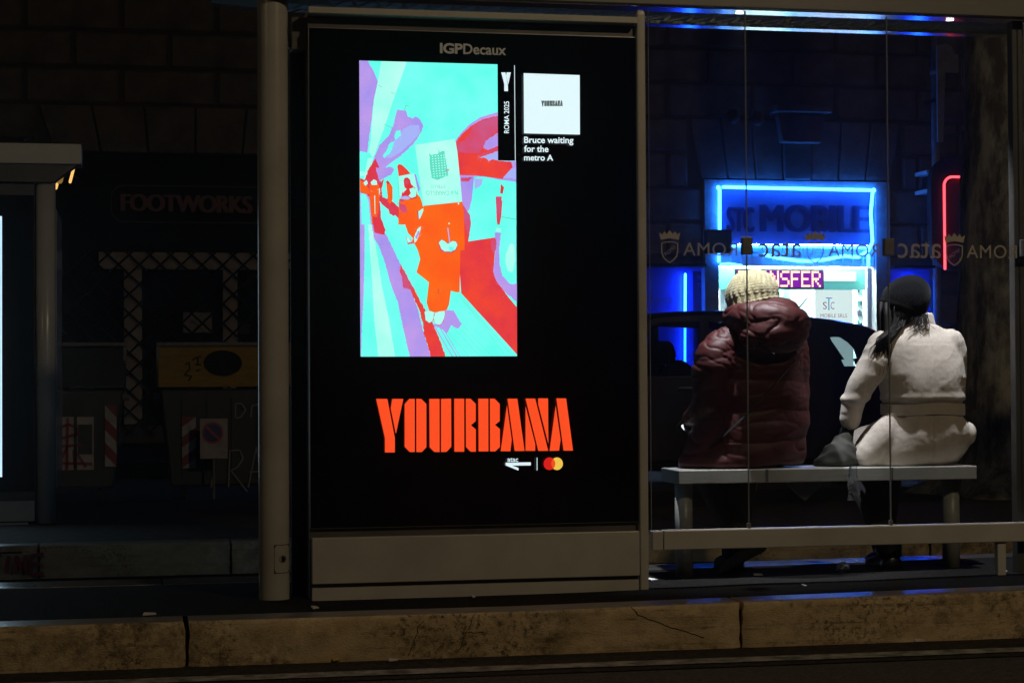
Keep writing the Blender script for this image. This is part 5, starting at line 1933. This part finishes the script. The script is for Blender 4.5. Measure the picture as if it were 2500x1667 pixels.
# knitted hat
R_ = Matrix.Rotation(radians(-6), 3, 'Y') @ Matrix.Rotation(radians(-10), 3, 'X')
mb = MB()
nu, nv = 168, 70
rs_ = []
cH = Vector((2.635, 0.455, 1.222))
for i in range(nv):
    t = -0.62 + (pi / 2 + 0.62 - 0.02) * i / (nv - 1)
    ring = []
    for j in range(nu):
        a = 2 * pi * j / nu
        w_ = a + 0.10 * sin(t * 4 + 1.0)
        rib = abs(sin(w_ * 12))
        row = sin(t * 52 + 2.2 * rib)
        k = 0.0065 * rib ** 0.6 + 0.0011 * row * rib
        k *= min(1.0, cos(t) * 2.0 + 0.10)
        k -= 0.012 * max(0.0, noise.noise((cos(a) * 3.2, sin(a) * 3.2, t * 0.8)) - 0.12) * min(1.0, cos(t) * 1.6)
        k += 0.008 * noise.noise((cos(a) * 1.6 + 4, sin(a) * 1.6, t * 1.6))
        fold = 0.006 if t < -0.30 else 0.0
        rx, ry, rz = 0.111 + k + fold, 0.117 + k + fold, 0.102 + k
        tt = max(t, -0.62)
        ring.append(cH + R_ @ Vector((rx * cos(tt) ** 0.8 * cos(a), ry * cos(tt) ** 0.8 * sin(a), rz * sin(tt) + (-0.022 * (0.5 + 0.5 * cos(a - pi)) if t < -0.2 else 0))))
    rs_.append(ring)
mb.rings(rs_, cap=False)
o = len(mb.v)
mb.v.append(tuple(cH + R_ @ Vector((0, 0, 0.1035))))
for j in range(nu):
    mb.f.append(((nv - 1) * nu + j, (nv - 1) * nu + (j + 1) % nu, o))
    mb.m.append(0)
mb.build("knitted_hat", M['knit'], p1, smooth=True)
# bag strap across the back, with a metal slide
sp = []
for i in range(16):
    t = i / 15
    x = 2.80 - 0.40 * t
    z = 0.965 - 0.40 * t
    sp.append((x, 0.238 + 0.07 * (2 * t - 0.9) ** 2, z))
mb = MB()
for i in range(15):
    a, b = Vector(sp[i]), Vector(sp[i + 1])
    nn = Vector((0.6, 0, 0.8)).normalized() * 0.015
    mb.prism([a - nn, b - nn, b + nn, a + nn], (0, 0.012, 0))
mb.build("bag_strap", M['strap'], p1)
a, b = at(1876, 853, 0.20), at(1892, 864, 0.20)
MB().tube([a, b], 0.003, n=6).build("strap_slide", M['chrome'], p1)
# trousers and shoes
for kn, ft in (((2.50, 0.74, 0.49), (2.60, 0.49, 0.12)), ((2.70, 0.82, 0.50), (2.60, 0.62, 0.10))):
    mb = MB()
    kn_, ft_ = Vector(kn), Vector(ft)
    mb.tube([kn_ + Vector((0, -0.10, 0.0)), kn_ + Vector((0, -0.01, -0.01)), kn_.lerp(ft_, 0.3), kn_.lerp(ft_, 0.7), ft_ + Vector((0, 0, 0.0))], [0.085, 0.082, 0.078, 0.064, 0.056], n=18, round_ends=True)
    mb.build("trouser_leg", M['trouser'], p1, smooth=True)


def shoe(parent, heel, toe, w=0.046, h=0.075, boot=0.0, m='shoe', upv=(0, 0, 1)):
    heel, toe, up = Vector(heel), Vector(toe), Vector(upv).normalized()
    d = toe - heel
    side = d.cross(up).normalized()
    rs = []
    for t, ww, hh in ((0.0, 0.55, 0.6), (0.06, 0.82, 0.95), (0.25, 0.85, 1.1), (0.45, 0.92, 0.85), (0.7, 1.05, 0.62), (0.9, 0.85, 0.48), (1.0, 0.45, 0.30)):
        c = heel + d * t
        rs.append([c + side * (w * ww * cos(a_)) + up * (h * hh * max(0.0, sin(a_)) + (0.0 if sin(a_) > 0 else -0.004)) for a_ in [2 * pi * j / 20 for j in range(20)]])
    mb = MB()
    mb.rings(rs)
    if boot:
        mb.tube([heel + d * 0.22 + up * 0.05, heel + d * 0.20 + up * boot], [0.052, 0.056], n=18)
    return mb.build("shoe", M[m], parent, smooth=True)


shoe(p1, (2.675, 0.42, 0.115), (2.475, 0.47, 0.010), 0.056, 0.115, 0.0, 'trouser', (0.4, -0.1, 0.9))
shoe(p1, (2.60, 0.58, 0.014), (2.60, 0.84, 0.014), 0.046, 0.08, 0.1, 'trouser')
# small folded white paper in the left hand
tag(MB().prism([at(1663, 1041, 0.53), at(1669, 1037, 0.56), at(1683, 1052, 0.55), at(1677, 1059, 0.52)], (0, 0.004, 0.004)).prism(
    [at(1669, 1031, 0.57), at(1675, 1032, 0.58), at(1682, 1047, 0.57), at(1675, 1044, 0.555)], (0, 0.004, 0.004)).build("paper", M['white'], None),
    "small folded white paper held in the hand of the person in the red coat", "paper")

# ---------- person in the white belted coat
p2 = person("person", (3.335, 0.455, 1.175), radians(62), (3.20, 0.4, 1.02), (3.555, 0.4, 1.03),
            [(3.21, 0.40, 1.0), (3.15, 0.39, 0.90), (3.10, 0.40, 0.83), (3.08, 0.47, 0.655)],
            [(3.545, 0.41, 1.0), (3.575, 0.46, 0.84), (3.47, 0.66, 0.75)],
            (3.38, 0.42, 0.52), [(3.24, 0.80, 0.50), (3.40, 0.83, 0.50)], [(3.28, 0.55, 0.10), (3.36, 0.70, 0.10)],
            "person in a white belted wool coat and black hat sitting on the bench",
            [((3.08, 0.475, 0.65), (0.0, 0.35, -0.9), (0.2, 0.9, 0.3)), ((3.47, 0.665, 0.75), (-0.8, 0.55, -0.1), (0, 0.1, 1))])
mb = MB()
mb.stack([(3.315, 0.45, 0.472, 0.235, 0.145), (3.335, 0.45, 0.49, 0.25, 0.160), (3.365, 0.445, 0.54, 0.262, 0.168), (3.39, 0.44, 0.60, 0.255, 0.168), (3.402, 0.43, 0.645, 0.228, 0.155), (3.405, 0.41, 0.69, 0.180, 0.135),
          (3.405, 0.41, 0.74, 0.178, 0.132), (3.403, 0.402, 0.79, 0.192, 0.144), (3.397, 0.408, 0.88, 0.203, 0.142), (3.388, 0.42, 0.96, 0.204, 0.134), (3.378, 0.43, 1.02, 0.200, 0.12), (3.378, 0.435, 1.055, 0.165, 0.10),
          (3.385, 0.43, 1.085, 0.10, 0.085), (3.392, 0.432, 1.10, 0.078, 0.078), (3.394, 0.432, 1.142, 0.068, 0.070)], n=64, sub=4)
mb.tube([(3.215, 0.40, 1.0), (3.165, 0.385, 0.91), (3.118, 0.395, 0.838), (3.096, 0.43, 0.76), (3.088, 0.465, 0.67)], [0.066, 0.066, 0.060, 0.050, 0.044], n=28, round_ends=True, sub=4)
mb.tube([(3.535, 0.40, 1.01), (3.555, 0.41, 0.92), (3.562, 0.46, 0.835), (3.50, 0.62, 0.76)], [0.062, 0.060, 0.056, 0.044], n=28, round_ends=True, sub=4)
mb.tube([(3.25, 0.50, 0.55), (3.25, 0.66, 0.54), (3.25, 0.79, 0.525)], [0.10, 0.095, 0.08], n=28, round_ends=True, sub=4)
mb.tube([(3.45, 0.50, 0.55), (3.43, 0.68, 0.54), (3.41, 0.82, 0.525)], [0.10, 0.095, 0.08], n=28, round_ends=True, sub=4)
mb.ell((3.615, 0.40, 0.605), (0.030, 0.06, 0.055))
mb.tube([(3.27, 0.38, 0.69), (3.20, 0.365, 0.60), (3.135, 0.375, 0.52)], [0.045, 0.062, 0.062], n=28, round_ends=True, sub=4)
me = fuse(mb, 0.0058, 10, "wool_coat")


def drape(co, n):
    d = 0.0
    if co.z < 0.70:
        k = min(1, (0.70 - co.z) / 0.05) * max(0.25, 1 - (0.70 - co.z) / 0.3)
        d += 0.0055 * k * sin(co.x * 40 + 4 * noise.noise(Vector((co.x * 5, co.y * 4, co.z * 2)))) * (1 if n.y < 0 else 0.5)
        d += 0.010 * (0.3 - abs(noise.noise(Vector((co.x * 9, co.y * 6, co.z * 3)))))
    elif co.z < 1.0:
        k = max(0, 1 - abs(co.z - 0.78) / 0.16)
        d += 0.0045 * k * sin(co.x * 34 + 4 * noise.noise(Vector((co.x * 5, co.y * 4, co.z * 3))))
        d += 0.010 * math.exp(-((co.z - 0.765) / 0.016) ** 2)
        d += 0.007 * (0.35 - abs(noise.noise(Vector((co.x * 6 + co.z * 4, co.y * 6, co.z * 9 - co.x * 6)))))
    if co.x < 3.19 and co.z > 0.62:
        d += 0.006 * (0.3 - abs(noise.noise(Vector((co.x * 8, co.y * 8, co.z * 16 + co.x * 10)))))
    # armhole seams and soft creases by them
    for sx in (3.222, 3.556):
        if co.z > 0.86:
            d -= 0.004 * math.exp(-((co.x - sx - 0.03 * (co.z - 0.95) * (1 if sx < 3.4 else -1)) / 0.005) ** 2)
    # centre back seam
    d -= 0.003 * math.exp(-((co.x - 3.395) / 0.006) ** 2) * (1 if n.y < -0.3 else 0)
    # collar seam
    d -= 0.004 * math.exp(-((co.z - 1.092) / 0.006) ** 2)
    d += 0.0009 * noise.noise(co * 55)
    return d


displace(me, drape)
me.materials.append(M['coat'])
link("wool_coat", me, p2)
# belt
rs_ = []
mb = MB()
nb_ = 60
for ins, z in ((-0.006, 0.690), (0.006, 0.6915), (0.007, 0.715), (0.006, 0.7395), (-0.006, 0.741)):
    rs_.append([(3.405 + (0.184 + ins) * cos(2 * pi * j / nb_), 0.41 + (0.136 + ins) * sin(2 * pi * j / nb_), z - 0.006 * cos(2 * pi * j / nb_) * 0 + 0.003 * sin(2 * pi * j / nb_ * 3)) for j in range(nb_)])
mb.rings(rs_)
bl = mb.build("belt", M['coat'], p2)
smooth_by_angle(bl, 0.5)
for x in (3.236, 3.57):
    pass
# black hat, worn back, the head turned to the left
ax = Vector((0.40, -0.05, 0.90)).normalized()
Rz = ax.to_track_quat('Z', 'Y').to_matrix()
mb = MB()
nu, nv = 90, 40
rs_ = []
cB = Vector((3.340, 0.448, 1.188))
for i in range(nv):
    t = -0.62 + (pi / 2 + 0.62 - 0.02) * i / (nv - 1)
    ring = []
    for j in range(nu):
        a = 2 * pi * j / nu
        k = 0.0012 * sin(a * 45) + 0.002 * noise.noise((cos(a) * 3, sin(a) * 3, t * 3))
        q = 0.113 + k + (0.003 if t < -0.25 else 0)
        e_ = 0.92 if t > 0 else 0.75
        v = cB + Rz @ Vector((q * cos(t) ** e_ * cos(a), q * 0.93 * cos(t) ** e_ * sin(a), (0.124 if t > 0 else 0.11) * sin(t)))
        v.x += 0.018 * max(0.0, sin(t)) ** 1.5
        v += Vector((0.004, 0.004, 0.004)) * noise.noise(v * 14)
        ring.append(v)
    rs_.append(ring)
mb.rings(rs_, cap=True)
mb.build("black_hat", M['blackwool'], p2, smooth=True)
# hair: locks from under the hat over the collar and the left shoulder
mb = MB()
random.seed(21)
for i in range(135):
    u = random.random() ** 1.7
    x0, y0, z0 = 3.262 + 0.15 * u + random.gauss(0, 0.006), 0.385 + random.gauss(0, 0.010), 1.155 + random.gauss(0, 0.010)
    if u < 0.5:
        e = (3.150 + 0.09 * u + random.gauss(0, 0.013), 0.330 + random.gauss(0, 0.006), random.uniform(0.86, 1.0))
        m1 = (3.255 + 0.07 * u + random.gauss(0, 0.010), 0.352 + random.gauss(0, 0.006), 1.082)
        m2 = (3.185 + 0.07 * u + random.gauss(0, 0.010), 0.325 + random.gauss(0, 0.005), 1.03)
        r0 = random.uniform(0.0022, 0.0048)
    else:
        e = (x0 - 0.02 + random.gauss(0, 0.03), 0.318 + random.gauss(0, 0.005), random.uniform(1.035, 1.085))
        m1 = (x0 - 0.005, 0.350, 1.122)
        m2 = (x0 - 0.012 + random.gauss(0, 0.008), 0.338, 1.095)
        r0 = random.uniform(0.0007, 0.0016)
    mb.tube([(x0, y0, z0), m1, m2, ((m2[0] + e[0]) / 2 + random.gauss(0, 0.008), (m2[1] + e[1]) / 2, (m2[2] + e[2]) / 2), e], [r0, r0, r0 * 0.8, r0 * 0.55, 0.0006], n=5, sub=3)
mb.ell((3.295, 0.41, 1.125), (0.06, 0.06, 0.06))
for i in range(12):
    x0 = 3.222 + 0.002 * i
    mb.tube([(x0, 0.43 + 0.006 * i, 1.19), (x0 - 0.010, 0.42 + 0.006 * i, 1.13), (x0 - 0.012, 0.40 + 0.005 * i, 1.06), (x0 - 0.02, 0.38, 1.0)], [0.012, 0.012, 0.010, 0.002], n=6)
for i in range(14):
    x0 = 3.232 + 0.004 * i
    mb.tube([(x0, 0.40 + 0.004 * (i % 4), 1.185), (x0 - 0.006, 0.385, 1.12), (x0 - 0.012 + random.gauss(0, 0.006), 0.365, 1.06), (3.19 + random.gauss(0, 0.012), 0.345, 0.99)], [0.012, 0.012, 0.009, 0.002], n=6)
mb.build("hair", M['hair'], p2, smooth=True)
for kn, ft in (((3.24, 0.80, 0.50), (3.265, 0.47, 0.10)), ((3.40, 0.83, 0.50), (3.33, 0.70, 0.10))):
    mb = MB()
    kn_, ft_ = Vector(kn), Vector(ft)
    mb.tube([kn_ + Vector((0, -0.12, 0.0)), kn_ + Vector((0, -0.01, -0.01)), kn_.lerp(ft_, 0.3), kn_.lerp(ft_, 0.7), ft_], [0.08, 0.078, 0.076, 0.062, 0.054], n=18, round_ends=True)
    mb.build("trouser_leg", M['trouser'], p2, smooth=True)
shoe(p2, (3.27, 0.42, 0.014), (3.265, 0.66, 0.014), 0.058, 0.07, 0.14)
shoe(p2, (3.335, 0.62, 0.014), (3.34, 0.86, 0.014), 0.048, 0.07, 0.12)

# ================================================================== SMALL THINGS
mb = MB()
mb.stack([(3.0, 0.42, 0.4705, 0.095, 0.08), (3.005, 0.42, 0.49, 0.10, 0.09), (3.02, 0.42, 0.54, 0.075, 0.075), (3.045, 0.43, 0.595, 0.035, 0.05), (3.05, 0.43, 0.612, 0.012, 0.02)], n=20)
me = fuse(mb, 0.009, 2, "bag")
displace(me, lambda co, n: 0.02 * (0.3 - abs(noise.noise(Vector((co.x * 12 + co.z * 8, co.y * 12, co.z * 10))))))
me.materials.append(M['bagcloth'])
tag(link("bag", me), "dark slumped cloth bag on the bench between the two people", "bag")
# clear plastic bag hanging from the bench front
mb = MB()
rs_ = []
for i in range(14):
    t = i / 13
    z = 0.478 - 0.145 * t
    ring = []
    for j in range(18):
        a = 2 * pi * j / 18
        r = (0.016 + 0.014 * t) * (1 + 0.45 * noise.noise((cos(a) * 2, sin(a) * 2, t * 5)))
        ring.append((3.005 + r * cos(a) + 0.01 * noise.noise((t * 4, 1, 1)), 0.225 + 0.5 * r * sin(a), z))
    rs_.append(ring)
mb.rings(rs_)
tag(mb.build("plastic_bag", M['plastic'], None), "crumpled clear plastic bag hanging from the front edge of the bench", "plastic bag")
mb = MB()
mb.ell((2.985, 0.30, 0.040), (0.034, 0.026, 0.022), n=22, k=14)
o = mb.build("plastic_wrapper", M['plastic'], None)
for v in o.data.vertices:
    d = v.co - Vector((2.985, 0.30, 0.040))
    v.co = Vector((2.985, 0.30, 0.040)) + d * (1 + 0.4 * noise.noise(v.co * 60))
tag(o, "crumpled clear plastic wrapper on the pavement under the bench", "wrapper")


def scrap(x, y, Y0_, ln, wd, m, label, ang=0.0, z=None):
    """thin scrap lying on the ground where the photograph shows it"""
    r = _F + _R * ((x - 1250) / F_PX) - _U * ((y - 833.5) / F_PX)
    zz = Y0_
    p = EYE + r * ((zz - HC) / r.z)
    c, s = cos(ang), sin(ang)
    pts = [(p.x + u * c - v * s, p.y + u * s + v * c, zz + 0.002 + 0.002 * k) for k, (u, v) in enumerate(((-ln, -wd), (ln, -wd), (ln * 0.9, wd), (-ln * 0.8, wd)))]
    tag(MB().prism(pts, (0, 0, 0.004)).build("litter", m, None), label, "litter", "litter along the kerb")


M['litter_pale'] = mat("litter_pale", (0.55, 0.53, 0.48), 0.6)
M['litter_tan'] = mat("litter_tan", (0.50, 0.33, 0.10), 0.6)
scrap(365, 1502, 0.002, 0.024, 0.008, M['litter_pale'], "thin white stick on the pavement left of the round column")
scrap(768, 1486, 0.002, 0.012, 0.014, M['litter_pale'], "small white scrap on the pavement below the display's left corner", 0.3)
scrap(1155, 1459, 0.004, 0.006, 0.012, M['litter_pale'], "tiny pale scrap close under the display's base", 0.2)
scrap(816, 1612, -0.157, 0.014, 0.02, M['litter_tan'], "tan leaf scrap in the gutter at the foot of the kerb", 0.4)
scrap(959, 1614, -0.157, 0.016, 0.010, M['litter_pale'], "pale cigarette end in the gutter below the middle of the display", 0.1)
scrap(1850, 1406, 0.006, 0.020, 0.014, M['litter_pale'], "pale paper scrap beside the shoe of the person in red", -0.1)
scrap(1963, 1432, 0.008, 0.006, 0.012, M['litter_pale'], "tiny white scrap on the pavement before the bench middle", 0.2)
scrap(2245, 1566, -0.157, 0.020, 0.008, M['litter_pale'], "pale stick in the gutter under the right end of the bench", 0.1)
scrap(1590, 1417, 0.006, 0.018, 0.022, M['white'], "crumpled white wrapper by the foot of the thin post", 0.4)
scrap(2450, 1397, 0.016, 0.010, 0.016, M['litter_pale'], "pale scrap on the pavement right of the shelter's small foot", 0.3)

# ================================================================== ADDED GLOW VOLUME
hm = bpy.data.materials.new("glow_haze")  # thin volume added to stand in for lens glow round the neon
hm.use_nodes = True
hn = hm.node_tree.nodes
hn.clear()
ho = hn.new("ShaderNodeOutputMaterial")
hv = hn.new("ShaderNodeVolumePrincipled")
hv.inputs["Color"].default_value = (0.92, 0.94, 1.0, 1)
hv.inputs["Density"].default_value = 0.0020
hv.inputs["Anisotropy"].default_value = 0.86
hm.node_tree.links.new(hv.outputs[0], ho.inputs["Volume"])
struct(MB().box(-62, 72, -42, 42, -1.6, 13.5).build("glow_volume", hm), "stuff")
